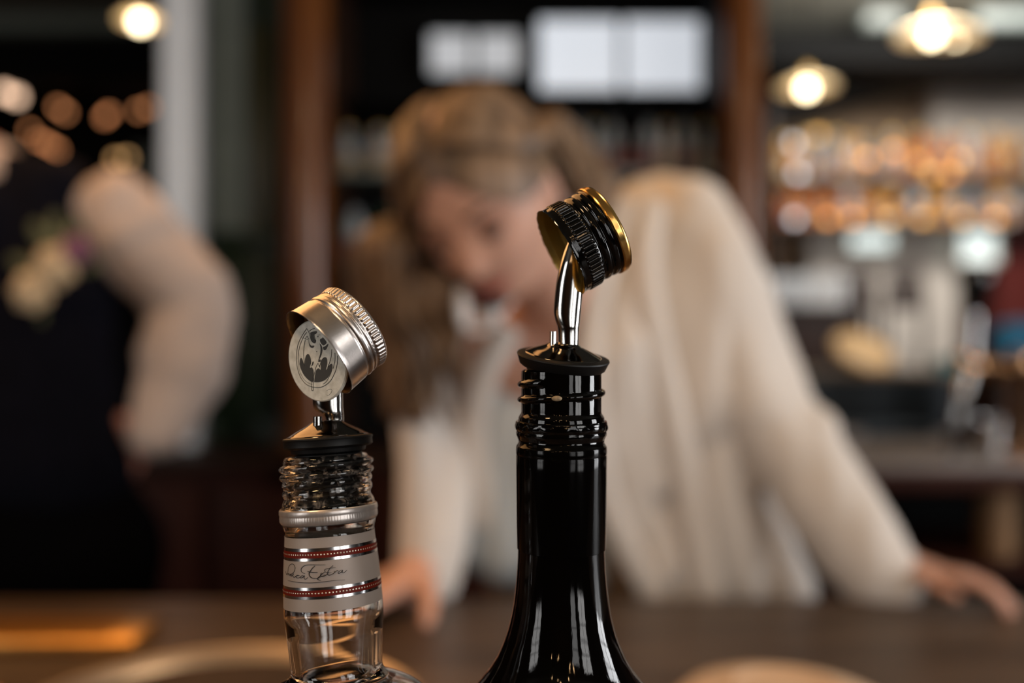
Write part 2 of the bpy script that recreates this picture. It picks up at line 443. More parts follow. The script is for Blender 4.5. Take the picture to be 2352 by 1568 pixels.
def window(name, px0, px1, py0, py1, d, cols, pm, label, fm=M_black):
    a = P(px0, py0, d); b = P(px1, py1, d); fw = .014
    r = thing(name, ((a.x+b.x)/2, d, b.z), label, None); tag(r, kind='structure')
    obj('window_frame', join(box(a.x-fw, b.x+fw, d-.02, d+.03, a.z, a.z+fw), box(a.x-fw, b.x+fw, d-.02, d+.03, b.z-fw, b.z),
        box(a.x-fw, a.x, d-.02, d+.03, b.z, a.z), box(b.x, b.x+fw, d-.02, d+.03, b.z, a.z)), fm, r)
    n = cols
    for i in range(n):
        x0 = a.x+(b.x-a.x)*i/n; x1 = a.x+(b.x-a.x)*(i+1)/n
        obj('pane', box(x0+.006, x1-.006, d, d+.008, b.z, a.z), pm, r)
        if i: obj('mullion', box(x0-.008, x0+.008, d-.015, d+.02, b.z, a.z), fm, r)
    return r
window('window_1', 1235, 1618, 46, 210, 3.08, 2, M_daylight, 'bright daylit window above the right bottle shelf')
window('window_2', 985, 1195, 78, 172, 3.08, 2, M_dayfaint, 'smaller dim window above the woman with long hair')
window('window_3', 1952, 2050, 500, 572, 5.05, 1, M_daywhite, 'small bright window below the far bottle shelves, left one', M_cream)
window('window_4', 2205, 2288, 505, 600, 4.98, 1, M_daywhite, 'bright square window beside the red wall', M_cream)

# ------------------------------------------------------------------ the bar top
BARZ = CZ-.31
bar = thing('bar_counter', (0, .5, 0), 'dark brown wooden bar counter under the two bottles', 'bar counter')
obj('counter_top', box(-2.6, 2.6, -.12, 1.1, BARZ-.05, BARZ, .006), M_bar, bar)
obj('front_panel', box(-2.5, 2.5, .9, .95, 0, BARZ-.05), M_darkwood, bar)
obj('back_panel', box(-2.5, 2.5, .0, .04, 0, BARZ-.05), M_darkwood, bar)
obj('plinth', box(-2.5, 2.5, .04, .9, 0, .1), M_black, bar)

# brass drip tray strip at the left
a = P(-260, 1430, .99); b = P(400, 1430, .99)
dt = thing('drip_tray', ((a.x+b.x)/2, .93, BARZ), 'low brass edged drip tray lying on the bar at the left', 'tray')
obj('tray_body', box(a.x, b.x-.01, .905, .982, BARZ, BARZ+.012, .004), M_brass, dt)
obj('grille', join(*[box(a.x+.012+i*.012, a.x+.018+i*.012, .912, .975, BARZ+.012, BARZ+.0145) for i in range(int((b.x-a.x-.04)/.012))]), M_brass, dt)
# round serving tray with metal rim
tr = thing('serving_tray', (P(520,1568,.76).x, .715, BARZ), 'round serving tray with pale metal rim and dark cork inside', 'tray')
tx = P(520,1500,.76).x
obj('rim', lathe([(.158,BARZ+.001),(.168,BARZ+.012),(.172,BARZ+.014),(.173,BARZ+.012),(.163,BARZ-.0)], Matrix.Identity(3), (tx,.715,0), 64, closed=True), M_tray, tr)
obj('cork_mat', lathe([(0.0001,BARZ+.004),(.157,BARZ+.004),(.158,BARZ+.001),(0.0001,BARZ+.0005)], Matrix.Identity(3), (tx,.715,0), 64), M_trayin, tr)
# cream plate bottom right
px_ = P(1795,1500,.77).x
obj_ = thing('plate', (px_, .757, BARZ), 'round cream plate lying face down at the lower right', 'plate')
obj('plate_body', lathe([(.092,BARZ),(.094,BARZ+.004),(.085,BARZ+.012),(.06,BARZ+.02),(.045,BARZ+.021),(.0001,BARZ+.021)], Matrix.Identity(3), (px_,.757,0), 64), M_plate, obj_)
obj('foot_ring', lathe([(.042,BARZ+.020),(.042,BARZ+.024),(.045,BARZ+.024),(.046,BARZ+.019)], Matrix.Identity(3), (px_,.757,0), 48), M_plate, obj_)
# small copper cup at bottom left corner
cx_, cy_ = P(-60, 1600, .7).x, .70
cu = thing('jigger', (cx_, cy_, BARZ), 'small copper measuring cup at the lower left corner', 'cup')
obj('cup', lathe([(.0001,BARZ),(.018,BARZ),(.022,BARZ+.022),(.024,BARZ+.034),(.0225,BARZ+.034),(.0205,BARZ+.022),(.0165,BARZ+.003),(.0001,BARZ+.003)], Matrix.Identity(3), (cx_,cy_,0), 40), M_copper, cu)
obj('rolled_rim', lathe([(.0235,BARZ+.033),(.0255,BARZ+.0335),(.0255,BARZ+.0355),(.0235,BARZ+.036)], Matrix.Identity(3), (cx_,cy_,0), 40, closed=True), M_copper, cu)

# ------------------------------------------------------------------ foreground bottles
D0 = .305
s = D0/F
def px_profile(pts, y0):
    return [(r*s, (y0-y)*s) for (y, r) in pts]
def bump(x, c, w_): 
    t = (x-c)/w_
    return max(0., 1-t*t) if abs(t) < 1 else 0.

# ---- black glass bottle
BX = P(1289.5, 784, D0).x
bb = thing('liquor_bottle', (BX, D0, BARZ), 'tall black glass bottle with screw thread neck, the right one on the bar', 'bottle')
I3 = Matrix.Identity(3)
ZB = (CZ-BARZ)/s + 784      # pixel row of the bottle base
def thread_black(t, z, r):
    y = 784-(z)/s
    # single helical thread from y 868 to 936, rising one pitch per turn
    out = r
    a = (t+radians(62)) % (2*pi)
    for k in range(-1, 3):
        yc = 883 + 35*(k + 1 - a/(2*pi)) - 12
        if 876 < yc < 926:
            fade = min(1, (yc-876)/3, (926-yc)/3)
            out = max(out, r+9*s*bump(y, yc, 8.5)**.6*fade)
    return out
prof = [(849,72),(848,86),(852,91.5),(858,92)]
prof += [(y,92) for y in range(861, 944, 2)]
prof += [(944,92),(948,92.5),(953,96),(958,98.5),(966,99),(975,99)]
obj('neck_finish', lathe(px_profile(prof,784), I3, (BX,D0,CZ), 128, thread_black), M_blackglass, bb)
# torn pilfer ring with scalloped edge
def scallop(t, z, r):
    y = 784-z/s
    n1 = noise.noise(Vector((cos(t)*2.2, sin(t)*2.2, 3)))
    return r + s*(2.2*bump(y, 981, 9)*abs(sin(t*9+n1*2)) + .8*noise.noise(Vector((cos(t)*6, sin(t)*6, y*.1))))
prof = [(969,99),(966,104),(970,105.5),(976,105.5),(984,104.5),(988,103),(993,104),(998,103.5),(1004,101),(1009,98.5),(1012,99)]
obj('tamper_ring', lathe(px_profile(densify(prof,3),784), I3, (BX,D0,CZ), 160, scallop), M_blacklac, bb)
prof = [(1008,95),(1011,97),(1015,98.5),(1020,101),(1024,104),(1030,104.5),(1040,104.5),(1043,103.6),(1046,104.3),(1100,104),(1200,103),(1257,102),(1258,100.6)]
def wob(t, z, r): return r + .35*s*noise.noise(Vector((cos(t)*3, sin(t)*3, z*90)))
obj('foil_sleeve', lathe(px_profile(densify(prof,2),784), I3, (BX,D0,CZ), 128, wob), M_sleeve, bb)
prof = [(1200,100),(1258,100),(1300,101.5),(1330,103.5),(1360,106.5),(1390,110.5),(1415,115),(1443,122),(1465,129),(1489,138.5),(1512,149),(1536,163),(1555,177),(1575,193),(1600,213),(1630,234),(1660,249),(1700,260),(1760,264)]
sp = smooth_path([(y,r,0) for y, r in prof], 4)
prof = [(v.x, v.y) for v in sp] + [(ZB-80,264),(ZB-14,262),(ZB-4,256),(ZB,244),(ZB,0.1)]
obj('glass_body', lathe(px_profile(prof,784), I3, (BX,D0,CZ), 128, wob), M_blackglass, bb)
pc = P(1279, 915, D0-.0150)
obj('chip_mark', sphere(pc, (.0017,.0007,.0009), 12, 8), M_chip, bb, label='tan chip in the glass thread')

# ---- clear glass bottle, leaning slightly
def rotm(tilt_left, tilt_back, spin=0):
    return Matrix.Rotation(-tilt_left, 3, 'Y') @ Matrix.Rotation(-tilt_back, 3, 'X')
ML = rotm(radians(4.0), radians(4.8))
PL = P(756, 1190, D0)      # pivot on the axis
ZL = -1
# length from pivot to the bar along the axis
lenL = (PL.z-BARZ)/ML[2][2]
cb = thing('liquor_bottle', (PL + ML@Vector((0,0,-lenL))), 'clear glass bottle with scuffed neck and red dotted band, the left one', 'bottle')
def lp(pts): return [(r*s, (1190-y)*s) for (y, r) in pts]
YB = 1190+lenL/s
def thread_clear(t, z, r):
    y = 1190-z/s
    out = r
    for k in range(-1, 5):
        yc = 1064 + 19*(k - t/(2*pi))
        if 1056 < yc < 1136:
            out = max(out, r+(10 if yc < 1100 else 5)*s*bump(y, yc, 9.5)**.7)
    return out + .7*s*noise.noise(Vector((cos(t)*7, sin(t)*7, y*.12)))
prof_out = [(1047,84),(1045,90),(1048,94),(1053,96)] + [(y,97) for y in range(1055,1140,2)] + [(1142,99),(1150,103),(1158,105)]
prof_in = [(1158,80),(1100,79),(1052,80)]
obj('neck_finish', lathe(lp(prof_out+prof_in), ML, PL, 128, lambda t,z,r: thread_clear(t,z,r) if r > 90*s else r, closed=False), M_glassdirty, cb)
body = [(1158,105),(1168,106),(1180,106.5),(1200,105),(1212,101),(1225,100.5),(1245,102),(1290,106),(1340,109),(1400,111),(1450,107),(1500,103),(1523,102),(1534,105),(1543,112),(1550,124),(1558,142),(1568,162),(1582,184),(1600,203),(1630,226),(1670,243),(1720,252),(1800,256)]
sp = smooth_path([(y,r,0) for y, r in body], 3)
outer = [(v.x, v.y) for v in sp] + [(YB-60,256),(YB-22,254),(YB-14,246),(YB-13,230)]
inner = [(YB-40,230)] + [(YB-60,243)] + [(v.x+ (6 if v.y>130 else 0), v.y-(14 if v.y > 110 else 20)) for v in reversed(sp)]
inner[-1] = (1158,80)
obj('glass_body', lathe(lp([(YB-13,.1)]+outer[::-1][0:0]+outer[::-1]+inner[::-1]+[(YB-40,.1)]), ML, PL, 128), M_glass, cb)
# aluminium ring left from the cap
def ringf(t, z, r):
    y = 1190-z/s
    return r + s*(.35*noise.noise(Vector((cos(t)*9, sin(t)*9, y*.02))) + .3*sin(t*110)*bump(y,1182,9))
prof = [(1163,106.5),(1161,109),(1164,111),(1172,111.5),(1176,110),(1180,110.6),(1188,110.5),(1193,108),(1196,104.5),(1197,102)]
obj('aluminium_ring', lathe(lp(densify(prof,2)), ML, PL, 360, ringf), M_frost, cb, label='satin silver ring below the thread')
# paper label with stripes
def rlab(y):
    for (y0,r0),(y1,r1) in zip(body, body[1:]):
        if y0 <= y <= y1: return r0+(r1-r0)*(y-y0)/(y1-y0)
    return 110
def band(y0, y1, off):
    n = max(2, int((y1-y0)/6))
    pts = [(y0, rlab(y0)+.1)] + [(y0+(y1-y0)*i/n, rlab(y0+(y1-y0)*i/n)+off) for i in range(n+1)] + [(y1, rlab(y1)+.1)]
    return lathe(lp(pts), ML, PL, 128)
lab = obj('neck_label', band(1221, 1378, .8), M_label, cb, label='pale silver paper neck label')
for (a0, a1, m_, nm) in ((1243,1250,M_stripe,'silver_stripe'),(1250,1264,M_red,'red_band'),(1264,1270,M_stripe,'silver_stripe'),
                         (1326,1332,M_stripe,'silver_stripe'),(1332,1345,M_red,'red_band'),(1345,1351,M_stripe,'silver_stripe')):
    obj(nm, band(a0, a1, 1.2), m_, lab)
def dots(yc):
    parts = []
    n = 92; r = (rlab(yc)+1.3)*s
    for k in range(n):
        t = 2*pi*k/n
        c = Vector((r*cos(t), r*sin(t), (1190-yc)*s)); nn = Vector((cos(t), sin(t), 0)); tt = Vector((-sin(t), cos(t), 0)); zz = Vector((0,0,1))
        V = [PL+ML@(c+nn*.00008)] + [PL+ML@(c+(tt*cos(q*pi/4)+zz*sin(q*pi/4))*1.9*s) for q in range(8)]
        parts.append((V, [(0,1+q,1+(q+1)%8) for q in range(8)]))
    return join(*parts)
for yc in (1257, 1338.5):
    o = obj('printed_dots', dots(yc), M_dot, lab, smooth=0); o['kind'] = 'stuff'

# handwriting on the label: pen strokes laid on the curved paper
CAM = Vector((0,0,CZ))
MLi = ML.transposed()
def on_label(px, py, lift=.00013):
    o_ = MLi @ (CAM-PL); d_ = MLi @ (P(px,py,1.)-CAM)
    r = 110*s
    for _ in range(4):
        a_ = d_.x**2+d_.y**2; b_ = 2*(o_.x*d_.x+o_.y*d_.y); c_ = o_.x**2+o_.y**2-r*r
        q = b_*b_-4*a_*c_
        if q < 0: return None
        t = (-b_-sqrt(q))/(2*a_); h = o_+d_*t
        r = (rlab(1190-h.z/s)+.9)*s + lift
    return PL + ML@h
def ribbon(pts, w_, project):
    path = smooth_path([(a, b, 0) for a, b in pts], 6)
    q = [project(v.x, v.y) for v in path]; q = [v for v in q if v]
    n = len(q)
    rad = [w_*(.55+.45*sin(pi*min(1,max(0,i/(n-1))))) for i in range(n)]
    return tube(q, rad, 6)
def wr(x, y): return (650+x/14.7, 1270+y/14.7)
strokes = [
 ([(84,600),(100,680),(125,730),(150,690)],5),
 ([(125,730),(160,640),(175,520),(215,410),(300,362),(370,400),(405,500),(370,620),(290,700),(200,730),(165,690),(200,680),(190,740),(250,745)],5.5),
 ([(215,740),(265,700),(270,775),(315,740),(360,690)],6.5),
 ([(345,690),(330,770),(370,815),(440,770),(520,750),(560,765)],6.5),
 ([(530,765),(480,745),(440,780),(450,825),(520,835),(590,800)],7),
 ([(690,750),(630,760),(580,810),(600,840),(660,810),(720,760),(705,830),(740,880),(800,850),(835,810)],7.5),
 ([(735,685),(660,665),(610,600),(620,510),(690,440),(800,400),(1000,393),(1220,397),(1435,393)],7.5),
 ([(1075,430),(980,520),(900,640),(880,720),(920,800),(1000,845),(1100,850),(1165,850)],9.5),
 ([(820,615),(920,640),(1040,650),(1170,643)],9),
 ([(1300,665),(1270,720),(1300,780),(1380,775),(1490,710),(1540,650)],9),
 ([(1410,640),(1320,700),(1230,790),(1165,860),(1200,900),(1270,918)],9),
 ([(1165,860),(1230,820),(1340,770),(1420,720)],5),
 ([(1690,415),(1600,500),(1530,600),(1500,690),(1540,740),(1620,730),(1690,690)],9),
 ([(1780,490),(1660,500),(1520,515),(1430,545),(1405,590),(1440,640),(1560,665),(1640,655)],6),
 ([(1720,600),(1745,640),(1690,700),(1760,640),(1820,590),(1865,595),(1850,615)],8),
 ([(2010,570),(1930,590),(1865,660),(1880,685),(1960,650),(2020,580),(2000,640),(2040,668),(2110,620),(2160,570)],8),
 ([(160,915),(300,950),(500,985),(750,1002),(1000,1000),(1300,975),(1600,940),(1850,910),(2095,900)],6.5)]
o = obj('handwriting', join(*[ribbon([wr(*p) for p in st], w_/14.7*s*1.3, on_label) for st, w_ in strokes]), M_ink, lab)
# liquid in the shoulder
lq = [(YB-41,.1),(YB-41,228)] + [(v.x+7, v.y-15.5) for v in reversed(sp) if v.x > 1600] + [(1600,.1)]
obj('liquid', lathe(lp(lq), ML, PL, 96), M_liquid, cb)

# ------------------------------------------------------------------ pourers
def pourer(label, org, M, neckdepth, tubesecs, stub, label2, stubr=9, rr=(107,99,24,88), dk=.8):
    """org: centre of the dome's rim plane; M: local frame; pixel units scaled by s"""
    t = thing('pour_spout', org + M@Vector((0,0,-neckdepth*s)), label, 'pourer')
    L = lambda pts: [(r*s, z*s) for r, z in pts]
    R1, R2, H, RD = rr
    obj('rubber_collar', lathe(L([(RD-4,2),(R1-8,1),(R1-1,-1),(R1,-4),(R1-2,-8),(R2,-H),(R2-5,-H-4),(R2-16,-H-6),(R2-18,-H-14),(R2-22,-H-16),(.1,-H-16)]), M, org, 96), M_rubber, t)
    obj('metal_dome', lathe(L([(RD-6,-1),(RD,-.5),(RD+1,1.2),(RD,3),(RD-3,4.2),(RD-9,8*dk),(RD-19,14*dk),(RD-27,18*dk),(RD-35,22*dk),(RD-43,26*dk),(RD-49,29.5*dk),(36,33*dk),(32,36*dk),(30,37*dk),(.1,37*dk)]), M, org, 96), M_chrome_dark, t)
    # finned plug inside the neck
    pr = []
    z = -H-16
    pr.append((66, z))
    while z > -neckdepth+14:
        pr += [(76, z-3), (77, z-6), (62, z-9), (62, z-20)]; z -= 22
    pr += [(60, -neckdepth+6), (52, -neckdepth), (.1, -neckdepth)]
    obj('finned_plug', lathe(L(pr), M, org, 64), M_rubber, t)
    V = []; Fc = []; seg = 40
    for (c, n, rx, ry) in tubesecs:
        fr = frame(n)
        for k in range(seg):
            a = 2*pi*k/seg
            V.append(c + fr@Vector((rx*cos(a), ry*sin(a), 0)))
    N = len(tubesecs)
    for i in range(N-1):
        for k in range(seg):
            k2 = (k+1)%seg; Fc.append((i*seg+k, i*seg+k2, (i+1)*seg+k2, (i+1)*seg+k))
    tb = obj('pour_tube', (V, Fc), M_brushed, t, label=label2)
    md = tb.modifiers.new('thick', 'SOLIDIFY'); md.thickness = .0005; md.offset = -1
    p0, p1 = stub
    u = (p1-p0).normalized(); fr = frame(u); h = (p1-p0).length
    obj('air_vent', lathe([(stubr*s,0),(stubr*s,h),(stubr*s*.7,h),(stubr*s*.7,h*.3)], fr, p0, 24), M_brushed, t)
    return t
def secs(rows, d, M):
    out = []
    pts = smooth_path([(a, b, c) for a, b, c in rows], 6)
    ctr = [P(v.x, v.y, d) for v in pts]
    for i, v in enumerate(pts):
        n = (M @ Vector((0,0,1))) + Vector((.15,0,0))*max(0, i/len(pts)-.6)
        rx = v.z*s; out.append((ctr[i], n, rx, min(rx*.95, 25*s)))
    return out
MB = rotm(radians(-5.8), radians(-9.5))
orgB = P(1294, 816, D0)
pourer('steel speed pourer with black rubber collar in the black bottle', orgB, MB, 62,
       secs([(1306,798,23.3),(1306,772,23.8),(1305.5,752,25.2),(1303.5,735,28.8),(1303,718,31),(1305,690,31.5),(1309,650,31),(1313,615,28),(1318,585,24),(1324,552,18)], D0, MB),
       (P(1270,796,D0-.003), P(1270.5,761,D0-.003)), 'bent brushed steel tube with grainy streaks', 7.5)
ML2 = rotm(radians(3.6), radians(4.0))
orgL = P(753, 1002, D0)
pourer('steel speed pourer with black rubber collar in the clear bottle', orgL, ML2, 168,
       secs([(769.5,980,19.5),(769,962,20.5),(765,950,24),(756,938,32),(753,922,34.5),(753,890,34.5),(757,860,33),(766,830,28),(776,800,20)], D0+.002, ML2),
       (P(729.5,980,D0-.005), P(729.5,956,D0-.005)), 'bright steel tube behind the medallion', 10, (102,101,20,91), 1.0)

# ------------------------------------------------------------------ caps
def cap(label, cat, org, u, sc, prof_out, knurl, m_shell, m_in, m_top=None, top_from=None, seam=0):
    """org: centre of the open end; u: axis pointing to the closed end; prof (u px, r px); knurl (u0,u1,n,depth)"""
    fr = frame(u, Vector((0,-1,0)))
    t = thing('screw_cap', org, label, cat)
    k0, k1, kn, kd = knurl
    def rf(th, z, r):
        x = z/sc
        if k0 < x < k1:
            e = min(1, (x-k0)/2.5, (k1-x)/2.5)
            c = cos(th*kn)
            r += kd*sc*e*(1 if c > .1 else (-.2 if c < -.3 else (c+.3)*3-.2))
        if x < 1: r += seam*sc*noise.noise(Vector((cos(th)*6, sin(th)*6, 0)))
        return r
    dens = []
    for (a0,r0),(a1,r1) in zip(prof_out, prof_out[1:]):
        n = max(1, int(abs(a1-a0)/1.5))
        for k in range(n): dens.append((a0+(a1-a0)*k/n, r0+(r1-r0)*k/n))
    dens.append(prof_out[-1])
    def zjit(V, seg):
        if seam:
            for k in range(seg):
                j = seam*sc*1.2*noise.noise(Vector((cos(2*pi*k/seg)*9, sin(2*pi*k/seg)*9, 5)))
                V[k] = V[k] + Vector(u)*j
        return V
    shell = [(r*sc, a*sc) for a, r in dens if top_from is None or a <= top_from]
    V, Fc = lathe(shell, fr, org, 456, rf)
    obj('shell', (zjit(V, 456), Fc), m_shell, t, smooth=60)
    if m_top:
        top = [(r*sc, a*sc) for a, r in dens if a >= top_from-.1]
        obj('top_disc', lathe(top, fr, org, 128), m_top, t)
    L = max(a for a, r in prof_out)
    # lining
    r0 = prof_out[0][1]-1.6
    lin = [(0,r0+1.0),(0.8,r0),(8,r0-2)] + [(14+i*3, r0-3.5-.1*i-1.0*(i%2)) for i in range(11)] + [(52,r0-9),(60,r0-11.5),(L-8,r0-11.5),(L-7,.1)]
    V, Fc = lathe([(r*sc, a*sc) for a, r in lin], fr, org, 456)
    obj('lining', (zjit(V, 456), Fc), m_in, t)
    return t
uB = Vector((.865, .15, .478)).normalized()
cap('black lacquered screw cap with gold top stuck on the right pour tube', 'bottle cap', P(1287,581,D0), uB, s,
    [(0,107.5),(3,106),(8,105),(20,105),(55,104),(58,102),(60,99),(62,99),(66,103),(70,104),(75,104),(79,102),(81,99.5),(83,99.5),(86,103),(90,104.5),(97,104.5),(100,103),(102,102),(104,104),(105,108),(108,109),(120,108.5),(125,106.5),(128,103),(129,98),(128,60),(128,.1)],
    (20,54,57,3.0), M_blacklac, M_goldin, M_gold, 104, seam=1.6)
uS = Vector((.69, .46, .57)).normalized()
DS = .293; sS = DS/F
cap('satin silver screw cap with ribbed rim tilted over the left spout', 'bottle cap', P(731,811,DS), uS, sS,
    [(0,113.5),(1,115),(3,114),(10,113),(30,111.5),(52,110),(56,108),(58,106),(60,106),(63,109),(68,110),(72,109),(75,106.5),(77,106.5),(80,108),(83,107.5),(86,104.5),(88,104),(90,104),(92,105),(110,107),(113,106.5),(117,104),(119,101),(119.5,96),(118,60),(118,.1)],
    (91,112,57,2.6), M_silver, M_silverin, seam=.5)

# ------------------------------------------------------------------ tin medallion with the bat emblem
nD = Vector((-.56, -.82, -.115)).normalized()
cD = P(727, 829, DS+.0015)
fD = frame(nD, Vector((1,0,0)))
RD_ = .01335
md_ = thing('medallion', cD - Vector((0,0,RD_)), 'round worn tin medallion etched with a bat emblem, under the silver cap', 'medallion')
prof = [(.0001,0),(RD_-.0004,0),(RD_,-.0004),(RD_,-.0011),(RD_-.0003,-.0014),(.0001,-.0014)]
obj('disc', lathe(prof, fD, cD, 128), M_pewter, md_)
def on_disc(px, py, lift=.00003):
    d_ = (P(px,py,1.)-CAM)
    t = (cD-CAM).dot(nD)/d_.dot(nD)
    return CAM + d_*t + nD*lift
def em(x, y): return (640+x/6.272, 700+y/6.272)
def clipd(v):
    w_ = v-cD; return w_.length < RD_*.985
def filled(pts):
    path = smooth_path([(a, b, 0) for a, b in (pts+[pts[0]])], 4)[:-1]
    q = [on_disc(v.x, v.y) for v in path]
    n = len(q)
    top = [v+nD*.00006 for v in q]
    return (q+top, [tuple(range(n, 2*n))]+[(i, (i+1)%n, n+(i+1)%n, n+i) for i in range(n)])
def line(pts, w_):
    path = smooth_path([(a, b, 0) for a, b in pts], 6)
    q = [on_disc(v.x, v.y, .00004) for v in path]; q = [v for v in q if clipd(v)]
    return tube(q, [w_]*len(q), 6)
E = lambda L: [em(*p) for p in L]
fills = [
 [(302,850),(310,785),(325,765),(345,790),(375,880),(380,790),(398,725),(430,708),(456,750),(468,830),(455,870),(452,905),(482,900),(497,945),(500,1020),(493,1108),(430,1078),(370,1015),(325,930)],
 [(514,1112),(522,1035),(540,945),(575,912),(603,935),(610,890),(600,850),(620,790),(655,755),(688,760),(700,800),(698,860),(683,940),(735,865),(765,848),(777,880),(760,950),(720,1030),(660,1085),(590,1110)],
 [(455,400),(490,385),(548,378),(545,410),(520,425),(508,440),(515,475),(540,510),(528,550),(500,548),(474,515),(462,460)],
 [(602,490),(628,478),(640,470),(690,535),(668,572),(640,580),(612,550),(597,515)],
 [(432,505),(445,555),(470,585),(512,585),(505,610),(480,618),(455,605),(440,570)],
 [(640,605),(670,595),(700,570),(716,560),(700,610),(680,645),(655,650),(643,630)],
 [(592,555),(612,575),(630,625),(625,690),(605,750),(575,795),(588,745),(602,690),(605,620)],
 [(560,450),(574,446),(570,465),(560,462)],
 [(490,820),(505,818),(495,860),(475,885),(482,850)],
 [(580,785),(606,790),(600,820),(570,815)],[(575,850),(595,870),(598,905),(582,880)],
 [(544,667),(556,665),(555,676),(545,676)]]
obj('etched_emblem', join(*[filled(E(f_)) for f_ in fills]), M_etch, md_, smooth=0, label='dark grey bat figure with raised wings')
lw = .000085
lines_ = [
 ([(405,340),(365,400),(318,480),(280,570),(262,680),(258,800),(270,900),(300,1000),(345,1085),(410,1150),(487,1182)],1.3),
 ([(487,1182),(590,1188),(670,1158),(745,1095),(800,1000),(835,900),(850,790),(848,730)],1.3),
 ([(407,395),(370,440),(320,550),(292,650),(282,760),(286,830)],1.2),
 ([(405,340),(432,385),(450,440),(470,510),(500,545)],1.2),
 ([(385,490),(410,450),(430,490)],1.2),([(345,470),(400,495),(445,490)],.8),
 ([(440,378),(480,350),(520,338)],1.3),
 ([(385,500),(368,600),(362,720),(374,880)],1.3),
 ([(375,880),(355,830),(330,770)],.8),
 ([(766,640),(760,730),(738,820),(705,905)],1.3),([(705,905),(740,862),(770,850)],.8),
 ([(812,690),(812,800),(786,915)],1.3),
 ([(286,830),(300,940),(345,1040),(400,1105),(487,1150)],.7),
 ([(775,900),(750,990),(690,1100),(640,1140)],1.0),
 ([(572,835),(545,880),(525,950),(510,1030),(505,1110),(500,1222),(488,1232),(477,1220),(482,1110),(503,1000),(497,930)],1.1),
 ([(515,430),(520,470),(540,480)],.9),([(560,435),(600,432)],.9),
 ([(690,1240),(720,1218),(755,1212),(768,1235),(745,1280),(705,1308),(695,1290)],.5)]
obj('etched_lines', join(*[line(E(l_), lw*w_) for l_, w_ in lines_]), M_etch, md_)

# ------------------------------------------------------------------ people
def head_mesh(c, R, k=1.0):
    """a face-forward (-Y) head scaled by k, rotated by R and centred on c"""
    seg, rings = 96, 72
    V, Fc = sphere((0,0,0), 1, seg, rings)
    g = lambda a, w_: exp(-(a/w_)**2)
    out = []
    for v in V:
        x, y, z = v
        fr = max(0, -y)
        X = x*.074; Y = y*.094; Z = z*.118
        if z < 0:
            tpr = 1-.34*min(1, (-z))**1.6
            X *= tpr
            if y > 0: Y *= 1-.35*min(1, -z*1.3)
        if y > 0 and z > -.2: Y *= 1.06
        f = fr**1.2
        # face plane, brow, sockets, nose, lips, chin
        Y += f*.006*g(Z-.03, .03)
        for sx in (-1, 1):
            Y += f*.011*g(X-sx*.031, .015)*g(Z-.004, .013)
            Y -= f*.004*g(X-sx*.038, .02)*g(Z+.03, .02)
            Y -= f*.004*g(X-sx*.03, .02)*g(Z-.026, .009)
            if z < -.3: pass
        if Z < .008 and Z > -.045:
            tt = (.008-Z)/.04
            Y -= f*(.022*min(1, tt)**1.1)*g(X, .0075+.006*min(1, tt))*(1 if Z > -.034 else max(0, (Z+.045)/.011))
        Y -= f*.005*g(X, .02)*g(Z+.058, .006)
        Y -= f*.005*g(X, .018)*g(Z+.071, .006)
        Y += f*.003*g(X, .022)*g(Z+.0645, .003)
        Y -= f*.010*g(X, .022)*g(Z+.102, .016)
        out.append(Vector(c)+R@(Vector((X, Y, Z))*k))
    parts = [(out, Fc)]
    for sx in (-1, 1):
        cE = Vector(c)+R@(Vector((sx*.075, .012, -.008))*k)
        parts.append(sphere(cE, (.007*k, .018*k, .031*k), 14, 10, R @ Matrix.Rotation(sx*.35, 3, 'Z')))
    return parts
def hand(wrist, d_, n_, size=.185, curl=.25, spread=.16, side=1):
    """wrist position, pointing dir, back-of-hand normal; returns chains"""
    d = Vector(d_).normalized(); n = Vector(n_).normalized(); n = (n-d*n.dot(d)).normalized(); l = d.cross(n)*side
    parts = []
    k = size/.185
    wv = Vector(wrist)
    palm_end = wv+d*.085*k
    parts.append(capsule(wv, .022*k, wv+d*.03*k, .026*k, (n, .7)))
    for off in (-.026, -.009, .009, .026):
        parts.append(capsule(wv+d*.012*k+l*off*.6*k, .014*k, palm_end+l*off*k, .0115*k, (n, .85), 12))
    for off, L, a in ((-.028,.068,-1.2),(-.0095,.082,-.3),(.0095,.086,.3),(.028,.076,1.)):
        b = palm_end+l*off*k; dd = (d+l*(a*spread)*.5).normalized()
        r = .0088*k; p = b
        for j, fr_ in enumerate((.44,.31,.25)):
            dd = (dd - n*curl*(.35+.5*j)).normalized()
            q = p+dd*L*fr_*k
            parts.append(capsule(p, r, q, r*.9, None, 10)); p = q; r *= .9
    b = wv+d*.022*k+l*.024*k; dd = (d*.55+l*.8-n*.15).normalized()
    p = b; r = .0125*k
    for L in (.04,.032,.026):
        q = p+dd*L*k; parts.append(capsule(p, r, q, r*.88, None, 10)); p = q; r *= .86
        dd = (dd+d*.35-n*.1).normalized()
    return parts

